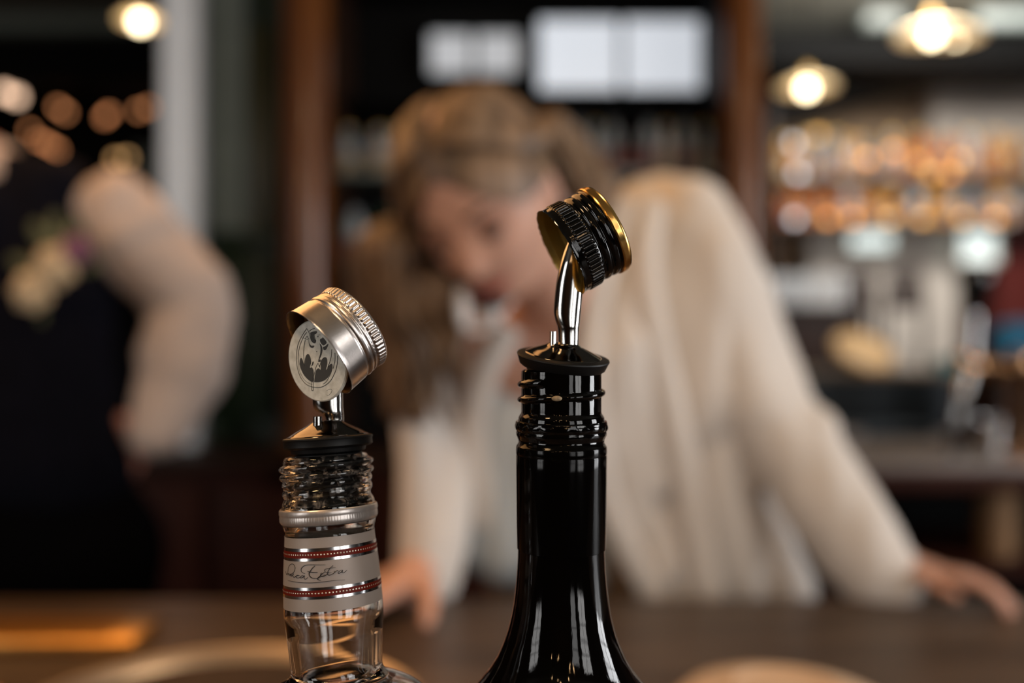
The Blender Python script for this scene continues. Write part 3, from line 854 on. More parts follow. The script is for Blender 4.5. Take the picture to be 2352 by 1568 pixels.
# ---- the woman
wm = thing('person', (.16, 1.42, 0), 'woman in a cream jacket with long hair leaning over the bar, looking down', 'person')
Rh = Matrix.Rotation(radians(13), 3, 'Y') @ Matrix.Rotation(radians(-24), 3, 'Z') @ Matrix.Rotation(radians(30), 3, 'X')
Rh = Matrix.Rotation(radians(-13), 3, 'Y') @ Matrix.Rotation(radians(-26), 3, 'Z') @ Matrix.Rotation(radians(33), 3, 'X')
HC = P(1116, 462, 1.04)
KH = 1.02
neckB = P(1290, 690, 1.19)
shL = P(1560, 520, 1.23); shR = P(1030, 800, 1.20)
elL = P(1800, 985, 1.20); wrL = P(2075, 1345, 1.115)
elR = P(990, 1130, 1.17); wrR = P(960, 1370, 1.09)
body_parts = head_mesh(HC, Rh, KH)
chinp = HC + Rh@Vector((0, .03, -.05))
body_parts += [capsule(chinp, .052, neckB, .056), capsule(neckB, .065, P(1310,800,1.25), .10, None),
    capsule(P(1150,830,1.20), .062, P(1440,660,1.26), .055), capsule(P(1290,830,1.25), .10, P(1420,1250,1.36), .11),
    capsule(P(1420,1250,1.38), .12, Vector((.17,1.45,.9)), .14),
    capsule(shL, .045, elL, .036), capsule(elL, .036, wrL, .024), capsule(shR, .045, elR, .036), capsule(elR, .036, wrR, .024)]
wl = Vector((wrL.x, wrL.y, BARZ+.034)); wrr = Vector((wrR.x, wrR.y, BARZ+.034))
body_parts += hand(wl, (.78,-.55,-.04), (.1,.1,1), .150, .62, .2, 1)
body_parts += hand(wrr, (-.55,-.75,-.10), (0,.1,1), .185, .10, .25, -1)
body_parts += [capsule(wrL, .024, wl, .023), capsule(wrR, .024, wrr, .023)]
for sx in (-.10, .10):
    body_parts += [capsule((.17+sx,1.46,.88), .085, (.17+sx,1.44,.48), .058), capsule((.17+sx,1.44,.48), .052, (.17+sx,1.5,.09), .036), capsule((.17+sx,1.5,.05), .035, (.17+sx,1.36,.035), .03)]
remesh('body', body_parts, .0045, M_skin, wm, 3)
def lid(c, R, k, zc, up=True):
    """a skin cap lying over an eyeball"""
    V, Fc = sphere((0,0,0), 1, 24, 18)
    keep = [ (v.z > zc+.25*v.x*v.x) if up else (v.z < zc-.25*v.x*v.x) for v in V]
    idx = {}; VV = []
    for i, v in enumerate(V):
        if keep[i]: idx[i] = len(VV); VV.append(c+R@(Vector((v.x*.0132, v.y*.0128, v.z*.0128))*k))
    return VV, [tuple(idx[j] for j in f) for f in Fc if all(j in idx for j in f)]
for sx in (-1, 1):
    ec = HC+Rh@(Vector((sx*.0315,-.0745,.002))*KH)
    eo = obj('eye', sphere(ec, .0115*KH, 20, 14), M_eye, wm)
    obj('iris', sphere(ec+Rh@(Vector((0,-.0078,-.0065))*KH), .0050*KH, 14, 10), M_iris, eo)
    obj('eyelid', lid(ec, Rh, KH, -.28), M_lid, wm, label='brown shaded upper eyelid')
    obj('eyelid', lid(ec, Rh, KH, -.62, False), M_skin, wm)
    arc = [ec+Rh@(Vector((.0125*cos(a), -.0135*sin(a)*.98, -.0040+.001*cos(a)))*KH) for a in [pi*(.1+.8*i/8) for i in range(9)]]
    obj('eyelash', tube(arc, [.0008]+[.0018]*7+[.0008], 8), M_brow, wm)
    arc = [HC+Rh@(Vector((sx*(.016+.034*t), -.0915+.016*t*t, .026+.006*sin(pi*t*.8)))*KH) for t in [i/8 for i in range(9)]]
    obj('eyebrow', tube(arc, [.0015,.0028,.003,.003,.0028,.0025,.0020,.0015,.001], 8), M_brow, wm)
arc = [HC+Rh@(Vector((.024*t, -.0915+.012*t*t, -.0625+.006*t*t))*KH) for t in [-1+i/6 for i in range(13)]]
obj('lips', tube(arc, [.001,.0025,.0035,.0042,.0046,.0044,.0042,.0044,.0046,.0042,.0035,.0025,.001], 10), M_lips, wm)

# hair: scalp shell plus long falling locks
def hp(x, y, z): return HC+Rh@(Vector((x, y, z))*KH)
V, Fc = sphere((0,0,0), 1, 128, 96)
def hairshell(v):
    x, y, z = v
    X = x*.084; Y = y*.104+.006; Z = z*(.118 if z > 0 else .118)+.002
    w_ = 1+.02*noise.noise(Vector((x*9,y*3,z*3)))
    w_ -= .015*max(0, 1-abs(x-.02)/.08)*(1 if z > .3 else 0)
    return hp(X*w_, Y*w_, Z*w_)
keep = []
for i, v in enumerate(V):
    hl = .56 - .50*min(1, abs(v.x+.02)/.80)**1.5
    yl = -.10 if v.z > .15 else .22
    keep.append(not (v.y < yl and v.z < hl) and not (v.z < -.55 and v.y < .5))
idx = {}; VV = []
for i, v in enumerate(V):
    if keep[i]: idx[i] = len(VV); VV.append(hairshell(v))
FF = [tuple(idx[j] for j in f) for f in Fc if all(keep[j] for j in f)]
scalp = (VV, FF)
rnd = random.Random(3)
locks = []
def lock(pts, r0, r1, wave=.007):
    path = smooth_path(pts, 6); n = len(path); ph = rnd.uniform(0, 6); fq = rnd.uniform(1.6, 2.8)
    q = []
    for i, p in enumerate(path):
        t = i/(n-1); q.append(p+Vector((sin(ph+t*fq*6)*wave*t, cos(ph+t*fq*6)*wave*.6*t, 0)))
    return tube(q, [(r0+(r1-r0)*(i/(n-1))**2)*(.5 if i == 0 else 1) if i < n-1 else .0008 for i in range(n)], 7)
def hs_(x, y, z, off=.03):
    q = sqrt((x/.084)**2+(y/.104)**2+(z/.118)**2)
    return hp(x/q*(1+off), y/q*(1+off)+.006, z/q*(1+off)+.002)
# viewer-left mass: from the parting over the temple, then hanging down beside the face
NL = 110
for i in range(NL):
    t = rnd.random(); u_ = rnd.random()
    top = hs_(-.004-.016*u_, -.066+.15*t, .10, .01+.03*u_)
    md1 = hs_(-.045, -.066+.15*t, .085, .02+.05*u_)
    side = hs_(-.078, -.050+.13*t, .030, .05+.06*u_)
    q1 = hs_(-.086, -.035+.11*t, -.02, .12+.12*u_)
    x1 = 832+130*(1-t)*(.5+.5*u_)+rnd.uniform(-8,8)
    q2 = P(x1, 560+rnd.uniform(-20,20), 1.02+.12*t)
    q3 = P(x1+rnd.uniform(-10,18), 700+rnd.uniform(-20,20), 1.04+.11*t)
    x3 = x1+rnd.uniform(25,75)
    q4 = P(x3, 820+rnd.uniform(-30,30), 1.06+.09*t)
    q5 = P(x3+rnd.uniform(0,40), 930+rnd.uniform(-70,50), 1.08+.07*t)
    locks.append(lock([top, md1, side, q1, q2, q3, q4, q5], .0075, .004))
# locks hanging in front of the far cheek, left of the chin
for i in range(26):
    x = rnd.uniform(965, 1050)
    locks.append(lock([hp(-.081,-.035,.02), hp(-.088,-.050,-.04), P(x-25,650,1.04), P(x,760,1.06), P(x+rnd.uniform(-10,20),870+rnd.uniform(-50,50),1.09)], .007, .003))
# viewer-right side: swept over behind the ear onto the back of the shoulder
for i in range(80):
    t = rnd.random(); u_ = rnd.random()
    top = hs_(.006+.014*u_, -.066+.15*t, .10, .01+.03*u_)
    md1 = hs_(.045, -.060+.15*t, .085, .02+.05*u_)
    side = hs_(.076, -.022+.11*t, .048, .03+.05*u_)
    q1 = hp(.086+.006*u_, .034+.055*t, .034)
    x2 = 1318+72*t
    q2 = P(x2+rnd.uniform(-8,8), 395+rnd.uniform(-15,15), 1.11+.07*t)
    q3 = P(x2+20+rnd.uniform(-10,10), 470+rnd.uniform(-15,15), 1.16+.05*t)
    q4 = P(x2+rnd.uniform(-25,5), 590+rnd.uniform(-40,30), 1.21)
    locks.append(lock([top, md1, side, q1, q2, q3, q4], .0075, .004))
hs = obj('hair', join(scalp, *locks), M_hair, wm, smooth=80, label='long wavy blonde brown hair')
# earring and pendant
er = hp(.083, -.004, -.048)
obj('earring', sphere(P(1288,462,1.055), .007, 16, 12), M_pearl, wm, label='round pearl earring')
nk = smooth_path([P(1085,640,1.10), P(1060,690,1.06), P(1064,748,1.04), P(1098,760,1.04), P(1130,738,1.05), P(1165,700,1.08), P(1205,650,1.12)], 6)
obj('necklace', join(tube(nk, .0035, 10), tube([P(1060,660,1.04), P(1062,700,1.035), P(1064,745,1.035)], [.005,.0085,.006], 12), sphere(P(1130,728,1.045), .011, 14, 10)), M_pearl, wm, label='pale necklace with drop beads')
# clothes
bz = []
def cp(a, ra, b, rb, flat=None): bz.append(capsule(P(*a), ra, P(*b), rb, flat, 20))
yv = Vector((0,1,0))
# back and left (viewer-right) panel
cp((1470,500,1.28), .055, (1585,487,1.26), .050)
cp((1480,560,1.27), .072, (1570,565,1.25), .080)
cp((1462,520,1.24), .034, (1415,640,1.20), .034)
cp((1480,600,1.22), .050, (1470,900,1.20), .055)
cp((1415,640,1.20), .034, (1400,820,1.16), .036)
cp((1400,820,1.16), .036, (1410,1000,1.17), .038)
cp((1440,800,1.17), .040, (1470,1100,1.19), .045)
cp((1410,1000,1.17), .038, (1500,1290,1.20), .035)
cp((1500,600,1.27), .085, (1500,900,1.28), .10)
cp((1560,560,1.25), .078, (1580,900,1.24), .090)
cp((1500,900,1.26), .085, (1560,1330,1.24), .055)
cp((1590,900,1.25), .080, (1690,1340,1.25), .055)
cp((1630,1000,1.27), .055, (1790,1350,1.24), .040)
cp((1720,1150,1.27), .045, (1805,1350,1.24), .035)
cp((1300,900,1.30), .11, (1400,1200,1.38), .11)
# sleeve (viewer-right)
cp((1580,500,1.24), .058, (1620,600,1.23), .066)
cp((1620,600,1.23), .066, (1690,760,1.23), .070)
cp((1690,760,1.23), .070, (1765,930,1.20), .062)
cp((1765,930,1.20), .062, (1850,985,1.18), .040)
cp((1770,940,1.20), .060, (1835,1060,1.18), .058)
cp((1835,1060,1.18), .056, (1920,1200,1.15), .054)
cp((1900,1180,1.15), .040, (1945,1165,1.15), .035)
cp((1920,1200,1.15), .054, (2010,1310,1.12), .046)
cp((2010,1310,1.12), .044, (2045,1335,1.11), .036)
# right side (viewer-left) panel and sleeve
cp((1060,800,1.22), .055, (1000,900,1.20), .045)
cp((1120,820,1.24), .05, (1170,1250,1.30), .05)
cp((1040,790,1.20), .058, (1005,900,1.19), .055)
cp((1005,880,1.19), .053, (1010,1080,1.17), .050)
cp((1010,1080,1.17), .050, (1000,1250,1.14), .046)
cp((1000,1230,1.14), .046, (985,1330,1.12), .040)
jk = remesh('jacket', bz, .006, M_blazer, wm, 4, .019, 8.0, (1.5,.9,.38))
jk['label'] = 'loose cream jacket with wide sleeves'
# lapel folds as raised rolls of the jacket front
def roll(pts, r): return tube(smooth_path([P(*p) for p in pts], 6), r, 12, (yv, .6))
obj('lapel', join(roll([(1500,470,1.20),(1478,600,1.165),(1500,760,1.15),(1545,950,1.155),(1590,1150,1.165),(1632,1370,1.17)], .021)), M_blazer, wm)
obj('lapel', join(roll([(1440,470,1.20),(1400,580,1.17),(1365,700,1.14),(1358,900,1.125),(1398,1150,1.15),(1508,1375,1.165)], .018)), M_blazer, wm)
obj('lapel', join(roll([(1165,750,1.12),(1110,860,1.13),(1085,1000,1.15),(1110,1200,1.18)], .020)), M_blazer, wm)
bl = [capsule(P(1075,900,1.18), .025, P(1110,1250,1.22), .04, None), capsule(P(1130,900,1.17), .024, P(1160,1260,1.22), .05),
      capsule(P(1160,960,1.19), .035, P(1290,1280,1.26), .075), capsule(P(1250,980,1.2), .04, P(1340,1250,1.28), .07)]
remesh('blouse', bl, .006, M_blouse, wm, 5, .005, 9, (2,1.5,.6))
tz = [capsule(P(1380,1230,1.37), .15, (.15,1.47,.92), .15), capsule(P(1230,1330,1.28), .07, (.10,1.45,.9), .12)]
for sx in (-.10, .10):
    tz += [capsule((.17+sx,1.46,.88), .105, (.17+sx,1.44,.48), .08), capsule((.17+sx,1.44,.48), .08, (.17+sx,1.5,.12), .075)]
remesh('trousers', tz, .012, M_tan, wm, 3)
for sx in (-.10, .10):
    obj('shoe', join(sphere((.17+sx,1.42,.035), (.045,.12,.04), 18, 10), box(.17+sx-.04, .17+sx+.04, 1.31, 1.53, 0, .012, .004)), M_shoe, wm)

# ---- the man at the left
MX = P(-20, 700, 1.58).x
mn = thing('person', (MX, 1.6, 0), 'man in a navy waistcoat with one hand in his pocket at the left edge', 'person')
def m(px, py, d=1.6): return P(px, py, d)
Rm = Matrix.Rotation(radians(-10), 3, 'Y') @ Matrix.Rotation(radians(20), 3, 'Z')
HM = m(-165, 190, 1.58)
esh, eel, ewr = m(280, 490, 1.60), m(440, 725, 1.66), m(345, 960, 1.58)
shR2 = m(-360, 440, 1.62); elR2 = m(-450, 800, 1.65); wrR2 = m(-400, 1080, 1.6)
mb = head_mesh(HM, Rm, 1.02)
mb += [capsule(HM+Vector((0,.02,-.06)), .056, m(-70,400,1.62), .06), capsule(m(-70,400,1.62), .08, m(-50,480,1.62), .12),
       capsule(m(150,480,1.62), .06, m(-300,480,1.62), .06), capsule(m(-50,520,1.62), .14, m(-20,1000,1.62), .13),
       capsule(esh, .05, eel, .042), capsule(eel, .042, ewr, .028), capsule(shR2, .05, elR2, .042), capsule(elR2, .042, wrR2, .028),
       capsule(m(-20,1050,1.62), .14, m(0,1250,1.62), .15)]
mb += hand(ewr, (-.62,.25,-.75), (.4,-.9,.0), .19, .25, .12, 1)
mb += hand(wrR2, (.1,0,-1), (-1,0,0), .19, .3, .12, 1)
for sx in (-.11, .11):
    cxm = MX+sx
    mb += [capsule((cxm,1.62,.85), .09, (cxm,1.6,.48), .062), capsule((cxm,1.6,.48), .056, (cxm,1.64,.09), .04), capsule((cxm,1.63,.05), .04, (cxm,1.5,.04), .035)]
remesh('body', mb, .006, M_skin2, mn, 3)
for sx in (-1, 1):
    eo = obj('eye', sphere(HM+Rm@Vector((sx*.0315,-.079,.003)), .0115, 14, 10), M_eye, mn)
    obj('iris', sphere(HM+Rm@Vector((sx*.0315,-.0875,.003)), .0055, 10, 8), M_iris, eo)
    arc = [HM+Rm@Vector((sx*(.016+.034*t), -.0945+.016*t*t, .026+.005*sin(pi*t*.8))) for t in [i/6 for i in range(7)]]
    obj('eyebrow', tube(arc, [.0015,.0035,.004,.004,.0035,.0025,.0015], 8), M_hair2, mn)
arc = [HM+Rm@Vector((.024*t, -.0915+.012*t*t, -.0635)) for t in [-1+i/4 for i in range(9)]]
obj('lips', tube(arc, [.001,.003,.004,.0045,.0044,.0045,.004,.003,.001], 8), M_lips, mn)
V, Fc = sphere((0,0,0), 1, 40, 28)
idx = {}; VV = []
for i, v in enumerate(V):
    if not (v.y < .12 and v.z < .55-.5*min(1, abs(v.x)/.85)) and v.z > -.5:
        idx[i] = len(VV); VV.append(HM+Rm@Vector((v.x*.083, v.y*.106+.004, v.z*.128+.004))*1.0)
obj('hair', (VV, [tuple(idx[j] for j in f) for f in Fc if all(j in idx for j in f)]), M_hair2, mn)
sv = [capsule(m(272,475,1.60), .060, m(340,580,1.62), .080), capsule(m(340,580,1.62), .080, m(440,690,1.65), .078),
      capsule(m(445,690,1.65), .075, m(420,850,1.63), .078), capsule(m(420,850,1.63), .076, m(360,985,1.59), .05),
      capsule(m(-350,440,1.62), .065, m(-440,800,1.65), .07), capsule(m(-440,800,1.65), .07, m(-400,1030,1.61), .05),
      capsule(m(230,490,1.62), .062, m(-320,470,1.62), .07), capsule(m(275,480,1.6), .064, m(310,540,1.61), .078), capsule(m(-50,480,1.62), .13, m(-30,700,1.62), .14)]
sh = remesh('shirt', sv, .007, M_shirt, mn, 4, .009, 8, (1.0,1.0,1.8))
sh['label'] = 'pale rolled shirt sleeves'
obj('collar', tube(smooth_path([m(-5,470,1.54), m(2,400,1.58), m(-10,350,1.62), m(-60,330,1.68), m(-130,340,1.66)],5), .014, 10), M_shirt, mn)
vv = [capsule(m(135,440,1.60), .064, m(-200,420,1.62), .075), capsule(m(110,470,1.60), .075, m(120,700,1.6), .12), capsule(m(-40,560,1.62), .155, m(40,1000,1.62), .16), capsule(m(-190,470,1.60), .08, m(-190,700,1.6), .12),
      capsule(m(100,700,1.6), .125, m(120,1050,1.6), .145), capsule(m(-190,700,1.6), .12, m(-180,1050,1.6), .15)]
remesh('waistcoat', vv, .009, M_vest, mn, 4)
tz = [capsule(m(-140,1080,1.62), .15, m(120,1080,1.62), .14), capsule(m(100,1080,1.61), .135, m(135,1300,1.6), .14)]
for sx in (-.11, .11):
    cxm = MX+sx
    tz += [capsule((cxm+(.02 if sx>0 else 0),1.62,.98), .15, (cxm,1.6,.48), .09), capsule((cxm,1.6,.48), .09, (cxm,1.64,.12), .08)]
remesh('trousers', tz, .012, M_trouser, mn, 3)
for sx in (-.11, .11):
    obj('shoe', join(sphere((MX+sx,1.56,.04), (.05,.14,.045), 18, 10), box(MX+sx-.045, MX+sx+.045, 1.43, 1.69, 0, .014, .004)), M_shoe, mn)
# boutonniere pinned to the waistcoat
bt = thing('boutonniere', m(110, 690, 1.45), 'cream and purple flower boutonniere pinned on the navy waistcoat', 'flower')
def rose(px, py, r, mm, nm):
    c = m(px, py, 1.44); parts = [sphere(c, r*.55, 14, 10)]
    for ring, (rr, n, tl) in enumerate(((.45,5,.9),(.75,7,.5))):
        for k in range(n):
            a = 2*pi*k/n+ring*.4
            cc = c+Vector((cos(a)*r*rr, -r*.25+ring*.3*r, sin(a)*r*rr))
            parts.append(sphere(cc, (r*.45, r*.2, r*.45), 10, 8, Matrix.Rotation(a, 3, 'Y')))
    obj(nm, join(*parts), mm, bt)
rose(125, 612, .030, M_petal, 'rose'); rose(72, 668, .028, M_petal, 'rose')
rose(172, 575, .022, M_petal2, 'purple_flower')
for px, py, dx, dz in ((95,545,-.03,.05),(125,530,.0,.055),(160,540,.03,.04),(60,610,-.045,.02),(190,610,.04,.0)):
    c = m(px, py, 1.455)
    obj('leaf', sphere(c, (.012,.003,.030), 10, 8, Matrix.Rotation(atan2(dx, dz), 3, 'Y')), M_leaf, bt)
obj('stem', tube([m(110,640,1.455), m(100,700,1.45), m(95,740,1.455)], .004, 8), M_leaf, bt)

# ------------------------------------------------------------------ pendant lamps
def pendant(px, py, d, R_, label, rb=.052):
    c = P(px, py, d)
    t = thing('pendant_lamp', (c.x, c.y, 2.9), label, 'lamp')
    obj('shade', lathe([(R_,0),(R_*.98,.005),(R_*.75,.019),(R_*.4,.031),(.03,.042),(.016,.048),(.013,.044),(.028,.037),(R_*.38,.026),(R_*.72,.014),(R_*.95,.001)], I3, c, 48, closed=True), M_shade, t)
    obj('bulb', sphere(c+Vector((0,0,-.004)), (rb*.42,rb*.42,rb*.42), 20, 14), M_bulb, t)
    obj('socket', lathe([(.014,.035),(.018,.05),(.016,.085),(.006,.10)], I3, c, 20), M_lampmetal, t)
    obj('cord', tube([c+Vector((0,0,.09)), Vector((c.x,c.y,2.9))], .004, 8), M_black, t)
    return t
pendant(1853, 202, 4.0, .125, 'small glowing pendant lamp nearest the right mahogany column', .062)
pendant(2140, 80, 3.5, .130, 'brightest pendant lamp at the upper right', .060)
pendant(2195, 84, 4.2, .120, 'pendant lamp half hidden behind the brightest one', .045)
pendant(322, 48, 3.6, .085, 'small pendant lamp beside the white post', .060)

def strip_light(px0, px1, py0, py1, d, e, label):
    a = P(px0, py0, d); b = P(px1, py1, d)
    t = thing('strip_light', ((a.x+b.x)/2, d, a.z), label, 'lamp')
    obj('housing', box(a.x-.01, b.x+.01, d, d+.06, b.z-.008, 2.9), M_greygreen, t)
    obj('diffuser', box(a.x, b.x, d-.02, d, b.z, a.z, .008), mat('strip_diffuser', (.22,.24,.23), .4, emit=(.85,1,.93), estr=e), t)
strip_light(2245, 2470, 12, 55, 4.25, .30, 'pale strip light at the top right corner above the black beam')
strip_light(1990, 2070, 18, 55, 4.25, .06, 'dim strip light left of the brightest pendant lamp')
# string of warm bulbs at the left
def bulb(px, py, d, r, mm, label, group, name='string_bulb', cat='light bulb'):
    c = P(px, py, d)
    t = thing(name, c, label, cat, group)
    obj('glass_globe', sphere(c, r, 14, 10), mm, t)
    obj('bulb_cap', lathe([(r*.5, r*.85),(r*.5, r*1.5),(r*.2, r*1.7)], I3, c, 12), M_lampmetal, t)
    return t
WORD = 'first,second,third,fourth,fifth,sixth'.split(',')
def cable(name, pts, label):
    c = obj(name, tube(smooth_path(pts, 6), .0035, 8), M_black); tag(c, label, 'cable')
def strung(pts, d, r, mm, lab, group, cl):
    for n_, (px, py) in enumerate(pts):
        bulb(px, py, d, r, mm, lab % WORD[n_], group)
    cable('light_cable', [Vector((-4.17, d, P(0,pts[0][1]-30,d).z))]+[P(px,py,d)+Vector((0,0,r*1.6)) for px, py in pts]+[Vector((P(382,0,2.84).x, 2.84, P(0,pts[-1][1]-10,2.84).z))], cl)
strung(((133,246),(150,258),(240,270),(250,260),(318,254),(342,246)), 4.6, .015, M_fairy, 'orange bulb, %s from the left in the upper string at the left', 'upper row of orange string bulbs', 'thin cable of the upper orange bulbs')
strung(((68,300),(88,322),(104,328),(117,336),(132,344)), 4.7, .014, M_fairy, 'orange bulb, %s from the left in the cluster above the waistcoat', 'clustered orange string bulbs', 'thin cable of the clustered orange bulbs')
strung(((266,366),(292,363)), 4.5, .016, M_fairy2, 'yellowish bulb above the pale shirt sleeve, %s from the left', 'yellow string bulbs above the sleeve', 'thin cable of the yellowish bulbs')
strung(((10,212),(38,222)), 4.3, .024, M_fairyW, 'bright warm white bulb at the left edge, %s from the left', 'warm white bulbs at the left edge', 'thin cable of the warm white bulbs')

# ------------------------------------------------------------------ bottles on shelves
def glassy(name, c, tr=.6, rough=.15): return mat(name, c, rough, trans=tr, ior=1.3, nz=.1, nscale=12)
BM = {'clear': glassy('pale_glass', (.62,.68,.72), .35), 'amber': glassy('amber_glass', (.60,.17,.015), .45), 'whisky': glassy('whisky_glass', (.78,.38,.06), .4),
      'green': glassy('green_glass', (.04,.10,.05), .4), 'dark': glassy('dark_glass', (.03,.02,.02), .2), 'white': mat('white_ceramic', (.6,.56,.54), .25)}
M_lab1 = mat('bottle_paper', (.42,.31,.19), .7); M_lab2 = mat('bottle_paper_dark', (.20,.05,.04), .7)
M_capk = mat('bottle_cap_dark', (.02,.02,.02), .4); M_capg = mat('bottle_cap_gold', (.6,.4,.12), .3, metal=1)
def make_bottle(kind, h, r, style=0):
    neck = r*.36; sh_ = .60 if style == 0 else .7
    pr = [(.0001,0),(r*.95,0),(r,h*.02),(r,h*sh_),(r*.92,h*(sh_+.05)),(neck*1.3,h*(sh_+.14)),(neck,h*(sh_+.2)),(neck,h*.95),(neck*1.15,h*.955),(neck*1.15,h*.975),(.0001,h*.976)]
    t = thing('spirit_bottle', (0,0,0), 'bottle', 'bottle')
    obj('glass_body', lathe(pr, I3, (0,0,0), 20), BM[kind], t)
    obj('label', lathe([(r*1.005,h*.15),(r*1.02,h*.16),(r*1.02,h*.45),(r*1.005,h*.46)], I3, (0,0,0), 20), M_lab1 if style != 1 else M_lab2, t)
    obj('cap', lathe([(neck*1.2,h*.93),(neck*1.25,h*1.0),(.0001,h*1.003)], I3, (0,0,0), 16), M_capk if style else M_capg, t)
    return t
protos = {}
ORD = 'first,second,third,fourth,fifth,sixth,seventh,eighth,ninth,tenth,eleventh,twelfth,thirteenth,fourteenth,fifteenth,sixteenth,seventeenth,eighteenth,nineteenth,twentieth'.split(',')
def place_bottle(kind, h, r, style, px, pybase, d, label, group, dshelf=2.8):
    key = (kind, h, r, style)
    base = P(px, pybase, d); base.z = P(px, pybase, dshelf).z
    if key not in protos:
        o = make_bottle(*key); protos[key] = o
    else:
        src = protos[key]; o = src.copy(); COL.objects.link(o)
        for ch in src.children:
            c2 = ch.copy(); COL.objects.link(c2); c2.parent = o
    o.location = base; o['label'] = label; o['group'] = group
    return o
# centre shelf (right of the head)
r1 = random.Random(5)
for i, (px, k) in enumerate(((1290,'clear'),(1330,'clear'),(1368,'clear'),(1408,'clear'),(1448,'dark'),(1490,'clear'),(1530,'white'),(1572,'clear'),(1620,'clear'))):
    place_bottle(k, .19 if i % 2 else .175, .024, i % 2 if k != 'dark' else 1, px, 388, 2.95,
        {'clear':'pale clear bottle, %s from the left on the shelf under the bright window' % ORD[i],'dark':'dark bottle among the pale ones under the bright window','white':'white bottle among the pale ones under the bright window'}[k],
        'bottles under the bright window')
for n_, (px, k) in enumerate(((800,'clear'),(868,'white'),(905,'clear'),(950,'clear'))):
    place_bottle(k, .16, .026, 0, px, 388, 2.95, 'pale bottle, %s from the column on the shelf left of the long hair' % ORD[n_] if k == 'clear' else 'white bottle on the shelf left of the long haired head', 'bottles left of the head, upper shelf')
for n_, (px, k) in enumerate(((775,'green'),(815,'clear'),(880,'green'))):
    place_bottle(k, .19, .028, 1, px, 602, 2.95, 'green bottle on the lower shelf, %s from the mahogany column' % ORD[n_] if k == 'green' else 'pale bottle on the lower shelf beside the column', 'bottles on the lower shelf by the column')
# right hand far shelves
shf = thing('bottle_shelving', (P(2060,0,4.9).x, 4.9, 0), 'wide dark bottle shelving on the far right wall', 'shelf')
for py in (408, 512):
    obj('shelf', pbox(1776, 2500, py-2, py+9, 4.75, 5.05, .004), M_darkwood, shf)
obj('side_panel', pbox(1768, 1780, 250, 1000, 4.75, 5.05), M_darkwood, shf)
seqA = ['whisky','dark','clear','whisky','white','amber','clear','amber','whisky','dark','amber','whisky','clear','amber','dark','whisky','amber','clear','white','amber']
for row, (pyb, hh) in enumerate(((406,.25),(510,.21))):
    for i in range(19):
        k = seqA[(i*3+row*7) % len(seqA)]
        px = 1795+i*31+r1.uniform(-4,4)
        place_bottle(k, hh if i % 3 else hh*.88, .033, (i+row) % 2, px, pyb, 4.85, '%s bottle, %s from the left on the %s far right shelf' % ({'whisky':'golden','dark':'dark','clear':'pale clear','white':'white','amber':'amber brown'}[k], ORD[i], ('upper','lower')[row]), 'bottles on the %s far right shelf' % ('upper','lower')[row], 4.75)
# glowing globes added in place of bottle highlights: a strung row above and a row standing on the shelves
def cable(name, pts, label):
    c = obj(name, tube(smooth_path(pts, 6), .0035, 8), M_black); tag(c, label, 'cable')
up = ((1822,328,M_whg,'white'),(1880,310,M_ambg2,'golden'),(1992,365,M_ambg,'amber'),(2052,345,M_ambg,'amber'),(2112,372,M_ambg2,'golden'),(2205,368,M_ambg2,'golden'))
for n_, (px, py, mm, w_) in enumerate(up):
    bulb(px, py, 4.66, .019, mm, '%s globe added for a bottle highlight, %s from the left on the strung row before the far bottles' % (w_, ORD[n_]), 'strung globes added as highlights before the far bottles', 'highlight_globe')
cable('light_cable', [Vector((P(1774,0,4.76).x, 4.76, P(0,300,4.76).z))]+[P(px, py, 4.66)+Vector((0,0,.031)) for px, py, _, _ in up]+[P(2420,350,4.76)], 'thin dark cable added to carry the highlight globes before the far bottles')
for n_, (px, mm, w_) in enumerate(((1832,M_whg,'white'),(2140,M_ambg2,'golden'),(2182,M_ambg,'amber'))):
    o = bulb(px, 396, 4.78, .021, mm, '%s globe added for a bottle highlight, standing on the upper far shelf' % w_, 'highlight globes added on the upper far shelf', 'highlight_globe')
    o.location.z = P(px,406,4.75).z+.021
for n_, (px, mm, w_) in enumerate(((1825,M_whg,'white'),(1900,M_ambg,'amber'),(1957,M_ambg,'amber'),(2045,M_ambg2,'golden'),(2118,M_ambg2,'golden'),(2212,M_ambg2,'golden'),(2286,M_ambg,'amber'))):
    o = bulb(px, 496, 4.78, .021, mm, '%s globe added for a bottle highlight, %s from the left standing on the lower far shelf' % (w_, ORD[n_]), 'highlight globes added on the lower far shelf', 'highlight_globe')
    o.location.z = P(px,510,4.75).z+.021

# glasses row under the shelf at the right
M_tumbler = mat('glassware', (.93,.95,.96), .08, trans=.2, ior=1.5)
g0 = None
gsh = thing('glass_shelf', (P(1840,0,3.9).x, 3.9, 0), 'dark back counter holding the row of tumblers', 'counter')
obj('counter_top', pbox(1700, 2000, 702, 715, 3.75, 4.05, .004), M_darkwood, gsh)
obj('carcass', box(P(1705,0,3.78).x, P(1990,0,3.78).x, 3.78, 4.03, 0, P(0,715,3.78).z), M_darkwood, gsh)
for i in range(6):
    c = P(1768+i*32, 702, 3.75); c = Vector((c.x*3.85/3.75, 3.85, c.z))
    if g0 is None:
        g0 = thing('tumbler', c, 'x', 'glass')
        obj('bowl', lathe([(.0001,.004),(.021,.004),(.025,.07),(.027,.13),(.0255,.13),(.0235,.07),(.0195,.01),(.0001,.01)], I3, c, 24), M_tumbler, g0)
        obj('foot', lathe([(.0001,0),(.019,0),(.02,.004),(.018,.006)], I3, c, 24), M_tumbler, g0)
        o = g0
    else:
        o = g0.copy(); COL.objects.link(o); o.location = c
        for ch in g0.children:
            c2 = ch.copy(); COL.objects.link(c2); c2.parent = o
    o['label'] = 'clear tumbler, %s from the left in the row right of the cream jacket' % ORD[i]; o['group'] = 'tumblers right of the jacket'

